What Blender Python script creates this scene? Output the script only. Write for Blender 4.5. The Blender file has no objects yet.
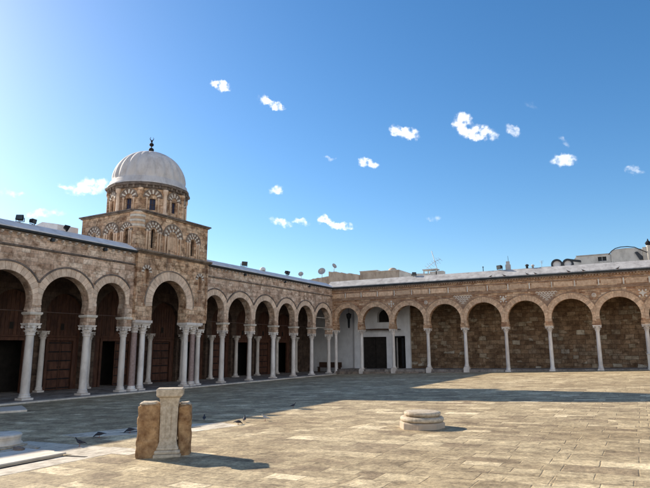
import bpy, math, random
from mathutils import Vector, Matrix, noise as mnoise
from mathutils.geometry import delaunay_2d_cdt
random.seed(7)
S = bpy.context.scene
COL = S.collection
R = math.radians

# ------------------------------------------------------------------ camera
camd = bpy.data.cameras.new('camera')
cam = bpy.data.objects.new('camera', camd); COL.objects.link(cam)
right = Vector((0.8695, 0.4940, -0.0031)); up = Vector((0.0942, -0.1597, 0.9827)); fwd = Vector((-0.4849, 0.8547, 0.1854))
m = Matrix((right, up, -fwd)).transposed().to_4x4(); m.translation = Vector((24.0585, -43.7361, 2.31))
cam.matrix_world = m
camd.sensor_width = 36; camd.lens = 30.2156; camd.clip_start = 0.05; camd.clip_end = 5000
S.camera = cam

# ------------------------------------------------------------------ light
SUN_EL, SUN_AZ = 27.0, -83.0           # azimuth measured from +Y towards +X
sd = Vector((math.sin(R(SUN_AZ)) * math.cos(R(SUN_EL)), math.cos(R(SUN_AZ)) * math.cos(R(SUN_EL)), math.sin(R(SUN_EL))))
sl = bpy.data.lights.new('sun', 'SUN'); sl.energy = 4.8; sl.angle = R(0.55); sl.color = (1.0, 0.90, 0.74)
sun = bpy.data.objects.new('sun', sl); COL.objects.link(sun); sun.rotation_euler = sd.to_track_quat('Z', 'Y').to_euler()
sun.location = (-30, -20, 30)

S.view_settings.view_transform = 'Standard'; S.view_settings.look = 'None'
S.view_settings.exposure = 0.92; S.view_settings.gamma = 1.0
S.view_settings.use_curve_mapping = False
S.render.engine = 'CYCLES'
S.cycles.max_bounces = 8; S.cycles.diffuse_bounces = 5

# sky with a few small fair-weather clouds (directions on the sky dome: centre, two scaled axes, strength)
CLOUDS = [
    ([-0.5903, 0.6738, 0.4445], [40.46, 43.47, -12.16], [70.75, -27.79, 136.08], 1),
    ([-0.5318, 0.7316, 0.4266], [54.3, 51.77, -21.1], [65.66, -20.9, 117.7], 1),
    ([-0.5208, 0.7436, 0.4194], [45.08, 45.15, -24.08], [84.21, -14.55, 130.36], 1),
    ([-0.3265, 0.8684, 0.3732], [40.5, 18.85, -8.45], [34.49, -29.66, 99.18], 1),
    ([-0.3403, 0.8606, 0.3789], [83.71, 35.18, -4.74], [34.82, -60.22, 168.02], 0.7),
    ([-0.2314, 0.8949, 0.3815], [18.53, 26.62, -51.21], [62.98, 5.37, 25.59], 1),
    ([-0.2127, 0.9063, 0.3652], [30.62, 11.2, -9.97], [30.0, -20.72, 68.88], 1.1),
    ([-0.1521, 0.92, 0.3612], [54.41, 22.5, -34.4], [79.56, -28.85, 106.96], 0.55),
    ([-0.3955, 0.8591, 0.3247], [57.97, 32.48, -15.34], [47.46, -25.51, 125.3], 1),
    ([-0.4063, 0.8527, 0.3285], [98.05, 47.78, -2.74], [30.06, -51.82, 171.7], 0.8),
    ([-0.5473, 0.7885, 0.2805], [75.84, 49.25, 9.55], [9.43, -39.75, 130.13], 0.75),
    ([-0.0842, 0.9488, 0.3046], [60.4, 4.75, 1.92], [-0.75, -37.11, 115.41], 0.8),
    ([0.0175, 0.9616, 0.2739], [86.88, 5.87, -26.17], [53.54, -48.51, 166.89], 0.5),
    ([-0.5505, 0.8041, 0.2243], [41.98, 32.35, -12.95], [44.18, -5.72, 128.91], 0.7),
    ([-0.52, 0.8241, 0.2248], [56.09, 37.78, -8.76], [41.9, -21.46, 175.65], 0.55),
    ([-0.476, 0.8502, 0.2248], [46.43, 31.91, -22.37], [67.36, 0.54, 140.57], 1),
    ([-0.4527, 0.8648, 0.2175], [48.52, 24.84, 2.23], [8.69, -28.9, 133.01], 1),
    ([-0.7786, 0.5692, 0.2642], [19.6, 25.16, 3.56], [11.23, -19.3, 74.67], 0.9),
    ([-0.795, 0.5475, 0.2611], [35.72, 48.45, 7.15], [26.21, -45.03, 174.23], 0.7),
    ([-0.8226, 0.5261, 0.2158], [21.98, 31.31, 7.45], [9.92, -38.05, 130.6], 0.6),
    ([-0.8426, 0.4806, 0.2428], [27.6, 46.98, 2.77], [40.29, -36.15, 211.4], 0.5),
    ([-0.2988, 0.927, 0.2268], [64.59, 21.63, -3.33], [21.32, -36.41, 176.89], 0.35),
    ([-0.4565, 0.8238, 0.3361], [95.32, 53.09, -0.67], [45.99, -79.33, 256.9], 0.4),
    ([-0.0777, 0.939, 0.3351], [30.11, 31.03, -79.99], [171.01, -7.75, 61.37], 0.3),
    ([-0.1222, 0.9102, 0.3957], [57.23, 27.37, -45.27], [121.42, -39.94, 129.35], 0.2),
]
W = bpy.data.worlds.new('World'); S.world = W; W.use_nodes = True
nt = W.node_tree; nt.nodes.clear()
def N(t, ty, **kw):
    n = t.nodes.new(ty)
    for k, v in kw.items():
        if k in ('ins',):
            for a, b in v.items(): n.inputs[a].default_value = b
        else: setattr(n, k, v)
    return n
out = N(nt, 'ShaderNodeOutputWorld'); bg = N(nt, 'ShaderNodeBackground', ins={'Strength': 0.095})
sky = N(nt, 'ShaderNodeTexSky', sky_type='NISHITA', sun_disc=False, sun_elevation=R(SUN_EL), sun_rotation=R(SUN_AZ))
sky.altitude = 0; sky.air_density = 1.0; sky.dust_density = 0.42; sky.ozone_density = 2.6
hsv = N(nt, 'ShaderNodeHueSaturation', ins={'Saturation': 1.27, 'Hue': 0.5, 'Value': 1.0})
nt.links.new(sky.outputs[0], hsv.inputs['Color'])
tc = N(nt, 'ShaderNodeTexCoord')
nz = N(nt, 'ShaderNodeTexNoise', ins={'Scale': 48.0, 'Detail': 6.0, 'Roughness': 0.6})
nt.links.new(tc.outputs['Generated'], nz.inputs['Vector'])
def vm(op, a, b=None):
    n = N(nt, 'ShaderNodeVectorMath', operation=op)
    for i, x in enumerate((a, b)):
        if x is None: continue
        if hasattr(x, 'links') or isinstance(x, bpy.types.NodeSocket): nt.links.new(x, n.inputs[i])
        else: n.inputs[i].default_value = x
    return n
def mth(tree, op, a, b=None, c=None, clamp=False):
    n = tree.nodes.new('ShaderNodeMath'); n.operation = op; n.use_clamp = clamp
    for i, x in enumerate((a, b, c)):
        if x is None: continue
        if isinstance(x, bpy.types.NodeSocket): tree.links.new(x, n.inputs[i])
        else: n.inputs[i].default_value = x
    return n.outputs[0]
noff = vm('SUBTRACT', nz.outputs['Color'], (0.5, 0.5, 0.5)).outputs[0]
nsc = vm('MULTIPLY', noff, (0.031, 0.031, 0.031)).outputs[0]
P0 = vm('ADD', tc.outputs['Generated'], nsc).outputs[0]
def sstep_(v):
    n = N(nt, 'ShaderNodeMapRange', interpolation_type='SMOOTHSTEP'); nt.links.new(v, n.inputs[0])
    n.inputs[1].default_value = 2.1; n.inputs[2].default_value = .0; return n.outputs[0]
total = None
for d, t1, t2, s in CLOUDS:
    q = vm('SUBTRACT', P0, tuple(d)).outputs[0]
    a = vm('DOT_PRODUCT', q, tuple(t1)).outputs['Value']; b = vm('DOT_PRODUCT', q, tuple(t2)).outputs['Value']
    front = vm('DOT_PRODUCT', P0, tuple(d)).outputs['Value']
    rr = mth(nt, 'ADD', mth(nt, 'MULTIPLY', a, a), mth(nt, 'MULTIPLY', b, b))
    mk = mth(nt, 'MULTIPLY', sstep_(rr), s)
    mk = mth(nt, 'MULTIPLY', mk, mth(nt, 'GREATER_THAN', front, 0.5))
    total = mk if total is None else mth(nt, 'MAXIMUM', total, mk)
nz2 = N(nt, 'ShaderNodeTexNoise', ins={'Scale': 95.0, 'Detail': 3.5, 'Roughness': 0.5})
nt.links.new(tc.outputs['Generated'], nz2.inputs['Vector'])
br = mth(nt, 'MULTIPLY_ADD', nz2.outputs[0], 2.6, -0.62)
cm = mth(nt, 'MULTIPLY', total, br)
cs = N(nt, 'ShaderNodeMapRange', interpolation_type='SMOOTHSTEP'); cs.inputs[1].default_value = .04; cs.inputs[2].default_value = .95; nt.links.new(cm, cs.inputs[0]); cm = cs.outputs[0]
# unseen bank of cumulus added low in the south-east to brighten the shaded arcades
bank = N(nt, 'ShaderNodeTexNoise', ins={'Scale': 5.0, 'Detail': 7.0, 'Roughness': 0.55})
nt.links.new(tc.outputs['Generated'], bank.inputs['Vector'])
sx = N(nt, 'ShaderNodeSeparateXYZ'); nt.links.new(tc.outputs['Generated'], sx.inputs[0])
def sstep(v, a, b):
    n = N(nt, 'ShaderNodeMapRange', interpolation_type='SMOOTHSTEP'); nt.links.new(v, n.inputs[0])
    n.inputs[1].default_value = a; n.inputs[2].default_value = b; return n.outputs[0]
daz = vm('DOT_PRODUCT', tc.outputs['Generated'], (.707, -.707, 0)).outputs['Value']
fill_bank = mth(nt, 'MULTIPLY', sstep(daz, .15, .40), sstep(sx.outputs[2], .62, .36))
fill_bank = mth(nt, 'MULTIPLY', fill_bank, sstep(bank.outputs[0], .36, .50))
cm = mth(nt, 'MAXIMUM', cm, fill_bank)
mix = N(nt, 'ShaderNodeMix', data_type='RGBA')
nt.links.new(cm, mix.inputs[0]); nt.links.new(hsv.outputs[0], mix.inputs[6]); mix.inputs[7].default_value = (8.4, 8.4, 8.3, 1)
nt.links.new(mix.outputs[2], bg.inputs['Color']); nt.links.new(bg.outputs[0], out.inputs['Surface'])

# ------------------------------------------------------------------ helpers
ORG = {}
def tag(o, label=None, cat=None, group=None, kind=None):
    if label: o['label'] = label
    if cat: o['category'] = cat
    if group: o['group'] = group
    if kind: o['kind'] = kind
    return o
def thing(name, loc, label, cat, group=None):
    o = bpy.data.objects.new(name, None); COL.objects.link(o); o.location = loc; o.empty_display_size = 0.3
    ORG[o.name] = Vector(loc); return tag(o, label, cat, group)
class MB:
    def __init__(s): s.v = []; s.f = []; s.m = []; s.s = []
    def add(s, vs, fs, mi=0, sm=False):
        b = len(s.v); s.v += [tuple(v) for v in vs]
        for f in fs: s.f.append(tuple(b + i for i in f)); s.m.append(mi); s.s.append(sm)
    def box(s, a, b, mi=0, fr=None, taper=0):
        x0, y0, z0 = a; x1, y1, z1 = b
        vs = [(x0, y0, z0), (x1, y0, z0), (x1, y1, z0), (x0, y1, z0), (x0, y0, z1), (x1, y0, z1), (x1, y1, z1), (x0, y1, z1)]
        if fr: vs = [fr(*v) for v in vs]
        fs = [(0, 3, 2, 1), (4, 5, 6, 7), (0, 1, 5, 4), (1, 2, 6, 5), (2, 3, 7, 6), (3, 0, 4, 7)]
        s.add(vs, fs, mi)
    def lathe(s, prof, c=(0, 0, 0), n=20, mi=0, sm=True, rf=None, a0=0.0, cap=True):
        vs = []; cx, cy, cz = c
        for (r, z) in prof:
            for i in range(n):
                a = a0 + 2 * math.pi * i / n; k = rf(a, z) if rf else 1
                vs.append((cx + r * k * math.cos(a), cy + r * k * math.sin(a), cz + z))
        fs = [(j * n + i, j * n + (i + 1) % n, (j + 1) * n + (i + 1) % n, (j + 1) * n + i) for j in range(len(prof) - 1) for i in range(n)]
        s.add(vs, fs, mi, sm)
        if cap:
            s.add(vs[:n], [tuple(range(n))[::-1]], mi); s.add(vs[-n:], [tuple(range(n))], mi)
    def tube(s, pts, r, n=8, mi=0, sm=True, rs=None):
        pts = [Vector(p) for p in pts]; vs = []; prev = None
        for i, p in enumerate(pts):
            d = (pts[min(i + 1, len(pts) - 1)] - pts[max(i - 1, 0)]).normalized()
            ref = Vector((0, 0, 1)) if abs(d.z) < .95 else Vector((1, 0, 0))
            a = d.cross(ref).normalized(); b = d.cross(a)
            if prev is not None and a.dot(prev) < 0: a = -a; b = -b
            prev = a
            rr = rs[i] if rs else r
            for k in range(n):
                t = 2 * math.pi * k / n; vs.append(p + a * rr * math.cos(t) + b * rr * math.sin(t))
        fs = [(j * n + i, j * n + (i + 1) % n, (j + 1) * n + (i + 1) % n, (j + 1) * n + i) for j in range(len(pts) - 1) for i in range(n)]
        fs += [tuple(range(n))[::-1], tuple((len(pts) - 1) * n + i for i in range(n))]
        s.add(vs, fs, mi, sm)
    def poly(s, fr, outline, holes=(), d0=-.3, d1=0, mi=0, mside=None):
        """extrude a 2D polygon with holes; fr(u, d, z) -> point, d is the outward depth"""
        loops = [list(outline)] + [list(h) for h in holes]
        flat = [p for l in loops for p in l]
        es = []; k0 = 0
        for l in loops:
            es += [(k0 + i, k0 + (i + 1) % len(l)) for i in range(len(l))]; k0 += len(l)
        cv, _, cf, _, _, _ = delaunay_2d_cdt([Vector(p[:2]) for p in flat], es, [], 0, 1e-5)
        def inside(x, y, l):
            r_ = False; j = len(l) - 1
            for i in range(len(l)):
                if (l[i][1] > y) != (l[j][1] > y) and x < (l[j][0] - l[i][0]) * (y - l[i][1]) / (l[j][1] - l[i][1]) + l[i][0]: r_ = not r_
                j = i
            return r_
        tris = []
        for t in cf:
            x = sum(cv[i].x for i in t) / len(t); y = sum(cv[i].y for i in t) / len(t)
            if inside(x, y, loops[0]) and not any(inside(x, y, h) for h in loops[1:]): tris.append(tuple(t))
        n = len(cv)
        s.add([fr(p.x, d1, p.y) for p in cv] + [fr(p.x, d0, p.y) for p in cv], tris + [tuple(i + n for i in t)[::-1] for t in tris], mi)
        n = len(flat)
        vs = [fr(p[0], d1, p[1]) for p in flat] + [fr(p[0], d0, p[1]) for p in flat]
        b = 0
        for l in loops:
            k = len(l)
            s.add(vs, [(b + i, b + (i + 1) % k, b + (i + 1) % k + n, b + i + n) for i in range(k)], mi if mside is None else mside)
            b += k
    def build(s, name, mats, parent=None, org=None, fix=True, label=None):
        me = bpy.data.meshes.new(name)
        if org is None:
            xs = [v[0] for v in s.v]; ys = [v[1] for v in s.v]; zs = [v[2] for v in s.v]
            org = ((min(xs) + max(xs)) / 2, (min(ys) + max(ys)) / 2, min(zs))
        org = Vector(org)
        me.from_pydata([tuple(Vector(v) - org) for v in s.v], [], s.f)
        for mt in (mats if isinstance(mats, (list, tuple)) else [mats]): me.materials.append(mt)
        me.polygons.foreach_set('material_index', s.m); me.polygons.foreach_set('use_smooth', s.s)
        me.update()
        if fix:
            import bmesh
            bm = bmesh.new(); bm.from_mesh(me)
            bmesh.ops.remove_doubles(bm, verts=bm.verts, dist=0.0002)
            bmesh.ops.recalc_face_normals(bm, faces=bm.faces); bm.to_mesh(me); bm.free()
        o = bpy.data.objects.new(name, me); COL.objects.link(o)
        ORG[o.name] = org
        if parent:
            o.parent = parent; o.location = org - ORG[parent.name]
        else: o.location = org
        if label: o['label'] = label
        return o
def inst(src, name, wloc, parent):
    o = bpy.data.objects.new(name, src.data); COL.objects.link(o); ORG[o.name] = Vector(wloc)
    o.parent = parent; o.location = Vector(wloc) - ORG[parent.name] if parent else wloc
    return o
def frame(O, U, Nn):
    O, U, Nn = Vector(O), Vector(U), Vector(Nn)
    return lambda u, d, z: O + U * u + Nn * d + Vector((0, 0, z))
FL = frame((0, 0, 0), (0, 1, 0), (1, 0, 0))        # left wing face: u = y, outward +x
FR = frame((0, 0, 0), (1, 0, 0), (0, -1, 0))       # right wing face: u = x, outward -y
G0, G1 = -0.0869, 0.03269
def gz(x): return G0 + G1 * x

# ------------------------------------------------------------------ materials
def newmat(name, rough=0.85, spec=0.3):
    mt = bpy.data.materials.new(name); mt.use_nodes = True
    b = mt.node_tree.nodes['Principled BSDF']; b.inputs['Roughness'].default_value = rough
    b.inputs['Specular IOR Level'].default_value = spec
    return mt, mt.node_tree, b
def lk(t, a, b): t.links.new(a, b)
def ramp(t, fac, cols):
    n = t.nodes.new('ShaderNodeValToRGB'); e = n.color_ramp.elements
    while len(e) < len(cols): e.new(0.5)
    for i, (p, c) in enumerate(cols): e[i].position = p; e[i].color = (*c, 1)
    lk(t, fac, n.inputs[0]); return n.outputs[0]
def mixc(t, fac, a, b, mode='MIX'):
    n = t.nodes.new('ShaderNodeMix'); n.data_type = 'RGBA'; n.blend_type = mode
    for s, x in ((0, fac), (6, a), (7, b)):
        if isinstance(x, bpy.types.NodeSocket): lk(t, x, n.inputs[s])
        elif s == 0: n.inputs[0].default_value = x
        else: n.inputs[s].default_value = (*x, 1)
    return n.outputs[2]
def pos(t): return t.nodes.new('ShaderNodeNewGeometry').outputs['Position']
def noise(t, vec, scale, detail=4, rough=.55, vscale=None):
    n = t.nodes.new('ShaderNodeTexNoise'); n.inputs['Scale'].default_value = scale
    n.inputs['Detail'].default_value = detail; n.inputs['Roughness'].default_value = rough
    if vscale:
        k = t.nodes.new('ShaderNodeVectorMath'); k.operation = 'MULTIPLY'; k.inputs[1].default_value = vscale
        lk(t, vec, k.inputs[0]); vec = k.outputs[0]
    lk(t, vec, n.inputs['Vector']); return n.outputs[0]
def bump(t, b, h, strength, dist=.02):
    n = t.nodes.new('ShaderNodeBump'); n.inputs['Strength'].default_value = strength; n.inputs['Distance'].default_value = dist
    lk(t, h, n.inputs['Height']); lk(t, n.outputs[0], b.inputs['Normal'])
def blocks(name, cols, mortar, w, h, msize=.012, ground=False, stain=None, stainamt=.5, bumpk=.6, wob=.03, rough=.9, offs=.5, squash=1.0, sqf=2, big=0.25, alt=None, mottle=1.0):
    """coursed stone: every block takes its own colour from cols"""
    mt, t, b = newmat(name, rough)
    p = pos(t)
    sp = t.nodes.new('ShaderNodeSeparateXYZ')
    nn = t.nodes.new('ShaderNodeTexNoise'); nn.inputs['Scale'].default_value = 1.3; nn.inputs['Detail'].default_value = 3
    lk(t, p, nn.inputs['Vector'])
    k = t.nodes.new('ShaderNodeVectorMath'); k.operation = 'MULTIPLY_ADD'; k.inputs[1].default_value = (wob, wob, wob)
    lk(t, nn.outputs['Color'], k.inputs[0]); lk(t, p, k.inputs[2]); lk(t, k.outputs[0], sp.inputs[0])
    cb = t.nodes.new('ShaderNodeCombineXYZ')
    if ground: lk(t, sp.outputs[0], cb.inputs[0]); lk(t, sp.outputs[1], cb.inputs[1])
    else:
        lk(t, mth(t, 'ADD', sp.outputs[0], sp.outputs[1]), cb.inputs[0]); lk(t, sp.outputs[2], cb.inputs[1])
    bt = t.nodes.new('ShaderNodeTexBrick'); bt.offset = offs; bt.squash = squash; bt.squash_frequency = sqf
    for kk, vv in {'Scale': 1.0, 'Mortar Size': msize, 'Mortar Smooth': .4, 'Bias': 0.0, 'Brick Width': w, 'Row Height': h}.items(): bt.inputs[kk].default_value = vv
    bt.inputs['Color1'].default_value = (0, 0, 0, 1); bt.inputs['Color2'].default_value = (1, 1, 1, 1); bt.inputs['Mortar'].default_value = (.5, .5, .5, 1)
    lk(t, cb.outputs[0], bt.inputs['Vector'])
    bcol, bfac = bt.outputs['Color'], bt.outputs['Fac']
    if alt:
        b2 = t.nodes.new('ShaderNodeTexBrick'); b2.offset = .37; b2.squash = 1.5; b2.squash_frequency = 3
        for kk, vv in {'Scale': 1.0, 'Mortar Size': msize, 'Mortar Smooth': .4, 'Bias': 0.0, 'Brick Width': alt[0], 'Row Height': alt[1]}.items(): b2.inputs[kk].default_value = vv
        b2.inputs['Color1'].default_value = (0, 0, 0, 1); b2.inputs['Color2'].default_value = (1, 1, 1, 1); b2.inputs['Mortar'].default_value = (.5, .5, .5, 1)
        lk(t, cb.outputs[0], b2.inputs['Vector'])
        sel = ramp(t, noise(t, p, .6, 2, .5, (1, 1, 1.6)), [(.48, (0, 0, 0)), (.50, (1, 1, 1))])
        bcol = mixc(t, sel, bcol, b2.outputs['Color']); bfac = mixc(t, sel, bfac, b2.outputs['Fac'])
    c = ramp(t, bcol, cols)
    nb = noise(t, p, 9, 6, .65)
    c = mixc(t, 1.0, c, ramp(t, nb, [(.25, (.62, .62, .62)), (.75, (1.25, 1.22, 1.2))]), 'MULTIPLY')
    ng = noise(t, p, big, 4, .6)
    c = mixc(t, 1.0, c, ramp(t, ng, [(.3, (.78, .76, .76)), (.7, (1.18, 1.16, 1.12))]), 'MULTIPLY')
    c = mixc(t, 1.0, c, ramp(t, noise(t, p, 2.6, 5, .7), [(.36, (1 - .42 * mottle, 1 - .46 * mottle, 1 - .5 * mottle)), (.5, (1, 1, 1)), (.66, (1 + .2 * mottle, 1 + .2 * mottle, 1 + .22 * mottle))]), 'MULTIPLY')
    c = mixc(t, bfac, c, mortar)
    if stain:
        st = noise(t, p, 1.0, 6, .7, (1.1, 1.1, .35) if not ground else (.35, .35, 1))
        f = ramp(t, st, [(.50, (0, 0, 0)), (.66, (1, 1, 1))])
        c = mixc(t, mth(t, 'MULTIPLY', f, stainamt), c, stain)
    lk(t, c, b.inputs['Base Color'])
    hh = mth(t, 'SUBTRACT', mth(t, 'MULTIPLY', nb, .9), bfac)
    hh = mth(t, 'ADD', hh, mth(t, 'MULTIPLY', bcol, .35))
    bump(t, b, hh, bumpk, .03)
    return mt
def plain(name, c1, c2, scale=5, rough=.8, bumpk=.15, spec=.3, island=0.0, stain=None, stainamt=.5, metal=0, streak=False, objrand=0.0):
    mt, t, b = newmat(name, rough, spec); p = pos(t)
    n = noise(t, p, scale, 6, .62, (1, 1, .3) if streak else None)
    c = ramp(t, n, [(.32, c1), (.68, c2)])
    if island:
        g = t.nodes.new('ShaderNodeNewGeometry').outputs['Random Per Island']
        c = mixc(t, 1.0, c, ramp(t, g, [(0, (1 - island,) * 3), (1, (1 + island, 1 + island * .9, 1 + island * .8))]), 'MULTIPLY')
    if objrand:
        oi = t.nodes.new('ShaderNodeObjectInfo').outputs['Random']
        c = mixc(t, 1.0, c, ramp(t, oi, [(0, (1 - objrand, 1 - objrand * 1.2, 1 - objrand * 1.4)), (.5, (.98, .96, .93)), (1, (1.06, 1.06, 1.06))]), 'MULTIPLY')
    if stain:
        st = noise(t, p, 2.2, 6, .7, (1, 1, .45)); f = ramp(t, st, [(.48, (0, 0, 0)), (.64, (1, 1, 1))])
        c = mixc(t, mth(t, 'MULTIPLY', f, stainamt), c, stain)
    lk(t, c, b.inputs['Base Color']); b.inputs['Metallic'].default_value = metal
    bump(t, b, noise(t, p, scale * 5, 5, .6), bumpk, .02)
    return mt
def flagstones():
    """worn courtyard paving: two slab courses, hairline joints, gritty weathering and dirt"""
    mt, t, b = newmat('courtyard_flagstones', .75, .25)
    p = pos(t)
    nn = t.nodes.new('ShaderNodeTexNoise'); nn.inputs['Scale'].default_value = 1.7; nn.inputs['Detail'].default_value = 4; lk(t, p, nn.inputs['Vector'])
    k = t.nodes.new('ShaderNodeVectorMath'); k.operation = 'MULTIPLY_ADD'; k.inputs[1].default_value = (.05, .05, 0)
    lk(t, nn.outputs['Color'], k.inputs[0]); lk(t, p, k.inputs[2])
    def brick(w, h, ms, off, sq, sf):
        bt = t.nodes.new('ShaderNodeTexBrick'); bt.offset = off; bt.squash = sq; bt.squash_frequency = sf
        for kk, vv in {'Scale': 1.0, 'Mortar Size': ms, 'Mortar Smooth': .6, 'Bias': 0.0, 'Brick Width': w, 'Row Height': h}.items(): bt.inputs[kk].default_value = vv
        bt.inputs['Color1'].default_value = (0, 0, 0, 1); bt.inputs['Color2'].default_value = (1, 1, 1, 1); bt.inputs['Mortar'].default_value = (.5, .5, .5, 1)
        lk(t, k.outputs[0], bt.inputs['Vector']); return bt
    b1 = brick(.56, .30, .011, .37, 1.6, 3); b2 = brick(.92, .46, .013, .61, .7, 2)
    sel = ramp(t, noise(t, p, .45, 2, .5), [(.47, (0, 0, 0)), (.50, (1, 1, 1))])
    val = mixc(t, sel, b1.outputs['Color'], b2.outputs['Color']); jt = mixc(t, sel, b1.outputs['Fac'], b2.outputs['Fac'])
    c = ramp(t, val, [(0, (.28, .215, .14)), (.25, (.37, .295, .19)), (.5, (.42, .34, .22)), (.78, (.48, .39, .255)), (.93, (.56, .465, .31)), (1, (.70, .59, .41))])
    # lengthwise wear streaks, grit and dirt patches
    wear = noise(t, p, 1.0, 8, .76, (3.0, 3.3, 1)); grit = noise(t, p, 15, 8, .8); patch = noise(t, p, .30, 5, .65)
    c = mixc(t, 1.0, c, ramp(t, wear, [(.36, (.58, .55, .52)), (.48, (.95, .93, .91)), (.64, (1.30, 1.29, 1.26))]), 'MULTIPLY')
    c = mixc(t, 1.0, c, ramp(t, grit, [(.36, (.55, .53, .50)), (.5, (1, 1, 1)), (.64, (1.38, 1.38, 1.36))]), 'MULTIPLY')
    c = mixc(t, 1.0, c, ramp(t, patch, [(.35, (.80, .76, .70)), (.65, (1.12, 1.12, 1.10))]), 'MULTIPLY')
    jb = mth(t, 'MULTIPLY', jt, ramp(t, noise(t, p, 2.3, 3, .6), [(.35, (.25, .25, .25)), (.6, (1, 1, 1))]))
    c = mixc(t, mth(t, 'MULTIPLY', jb, .65), c, (.17, .125, .08))
    moss = ramp(t, noise(t, p, 3.1, 5, .7), [(.60, (0, 0, 0)), (.72, (1, 1, 1))])
    c = mixc(t, mth(t, 'MULTIPLY', moss, .4), c, (.22, .165, .10))
    lk(t, c, b.inputs['Base Color'])
    hh = mth(t, 'ADD', mth(t, 'MULTIPLY', grit, .5), mth(t, 'MULTIPLY', wear, 1.2)); hh = mth(t, 'SUBTRACT', hh, mth(t, 'MULTIPLY', jb, .8)); hh = mth(t, 'ADD', hh, mth(t, 'MULTIPLY', val, .3))
    bump(t, b, hh, .8, .03)
    return mt
M = {}
M['wallL'] = blocks('weathered_facade_stone', [(0, (.44, .29, .20)), (.35, (.62, .44, .32)), (.7, (.70, .52, .39)), (1, (.82, .66, .52))], (.36, .26, .19), .40, .19, .009, stain=(.14, .095, .07), stainamt=.6, wob=.07, alt=(.52, .26), mottle=1.25)
M['wallP'] = blocks('pavilion_stone', [(0, (.42, .25, .15)), (.4, (.62, .41, .26)), (1, (.78, .57, .39))], (.27, .18, .12), .55, .27, .010, stain=(.09, .06, .045), stainamt=.75, wob=.06, alt=(.40, .2), mottle=1.45)
M['wallR'] = blocks('brown_coursed_stone', [(0, (.32, .165, .09)), (.35, (.51, .30, .175)), (.7, (.62, .40, .245)), (1, (.76, .55, .37))], (.34, .22, .14), .42, .13, .012, stain=(.15, .09, .06), stainamt=.55, wob=.06, alt=(.55, .17))
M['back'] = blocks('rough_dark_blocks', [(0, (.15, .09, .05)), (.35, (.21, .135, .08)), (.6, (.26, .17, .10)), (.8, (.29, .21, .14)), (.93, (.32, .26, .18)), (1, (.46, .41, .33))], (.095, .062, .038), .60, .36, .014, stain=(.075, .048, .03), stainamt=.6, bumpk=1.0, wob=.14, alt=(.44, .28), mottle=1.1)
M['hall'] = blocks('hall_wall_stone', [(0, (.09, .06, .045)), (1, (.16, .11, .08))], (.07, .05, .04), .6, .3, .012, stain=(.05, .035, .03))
M['vous'] = plain('arch_voussoir_stone', (.64, .45, .32), (.84, .65, .49), 4, island=.16, stain=(.27, .18, .12), stainamt=.5)
M['vousR'] = plain('tan_voussoir_stone', (.52, .32, .20), (.76, .54, .36), 5, island=.22, stain=(.24, .15, .10), stainamt=.4)
M['white_stone'] = plain('pale_limestone', (.60, .52, .43), (.76, .68, .58), 5, island=.1, stain=(.34, .27, .21), stainamt=.45)
M['hood'] = plain('blackened_moulding', (.10, .08, .07), (.26, .20, .16), 3, rough=.95, stain=(.05, .04, .04), stainamt=.6)
M['hoodR'] = plain('brown_moulding', (.25, .15, .10), (.40, .27, .18), 3, rough=.95)
M['stripe'] = plain('dark_brown_stripe_stone', (.16, .105, .08), (.30, .21, .155), 5, rough=.95)
M['cornice'] = plain('weathered_cornice', (.18, .14, .11), (.36, .28, .22), 2.5, rough=.95, island=.1, stain=(.07, .055, .05), stainamt=.7)
M['corbel'] = plain('pale_corbel_stone', (.55, .46, .40), (.72, .63, .56), 3, island=.2, stain=(.2, .16, .13), stainamt=.45)
M['marble'] = plain('old_marble', (.70, .62, .57), (.84, .78, .72), 3.5, rough=.5, stain=(.44, .37, .32), stainamt=.5, streak=True, bumpk=.12, objrand=.16)
M['marble2'] = plain('weathered_marble', (.40, .32, .23), (.66, .56, .43), 16, rough=.8, stain=(.20, .14, .09), stainamt=.65, bumpk=.7)
M['dark_marble'] = plain('reddish_granite', (.24, .16, .14), (.38, .27, .24), 9, rough=.45, bumpk=.06)
M['plaster'] = plain('whitewashed_plaster', (.66, .64, .63), (.80, .78, .77), 1.2, rough=.9, stain=(.55, .52, .50), stainamt=.35)
M['plaster2'] = plain('rooftop_render', (.52, .48, .42), (.66, .61, .54), 1.0, rough=.9, stain=(.30, .27, .24), stainamt=.5, streak=True)
M['tan_render'] = plain('crumbling_render', (.36, .28, .21), (.50, .41, .32), 1.2, rough=.95, stain=(.2, .15, .12), stainamt=.6, streak=True, bumpk=.5)
M['roof'] = plain('lime_washed_roof', (.32, .305, .30), (.50, .48, .47), 1.8, rough=.9, spec=.1, stain=(.22, .20, .19), stainamt=.6, bumpk=.35)
M['dome'] = plain('pale_dome_render', (.52, .48, .46), (.66, .62, .60), 1.3, rough=.8, stain=(.38, .34, .32), stainamt=.6, streak=True)
M['roofL'] = plain('brightened_whitewash_roof', (.62, .59, .59), (.78, .75, .74), 1.6, rough=.9, spec=.1, stain=(.44, .41, .40), stainamt=.45, bumpk=.25)  # paler copy of the roof wash, standing in for grazing sun on the slope
M['gutter'] = plain('dark_gutter', (.02, .025, .03), (.05, .055, .06), 3, rough=.6)
M['wood'] = plain('brown_door_wood', (.05, .020, .013), (.12, .052, .030), 6, rough=.7, island=.2, streak=True)
M['wood_dark'] = plain('dark_wood', (.05, .028, .02), (.10, .055, .035), 6, rough=.6)
M['black'] = plain('black_metal', (.010, .010, .011), (.022, .022, .025), 5, rough=.7, spec=.15)
M['dark'] = plain('dark_interior', (.015, .012, .01), (.03, .024, .02), 3, rough=.95)  # near-black colour put in for the shade of interiors and openings
M['glass'] = plain('blue_grey_shutter', (.012, .018, .05), (.025, .035, .09), 3, rough=.5)
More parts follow.
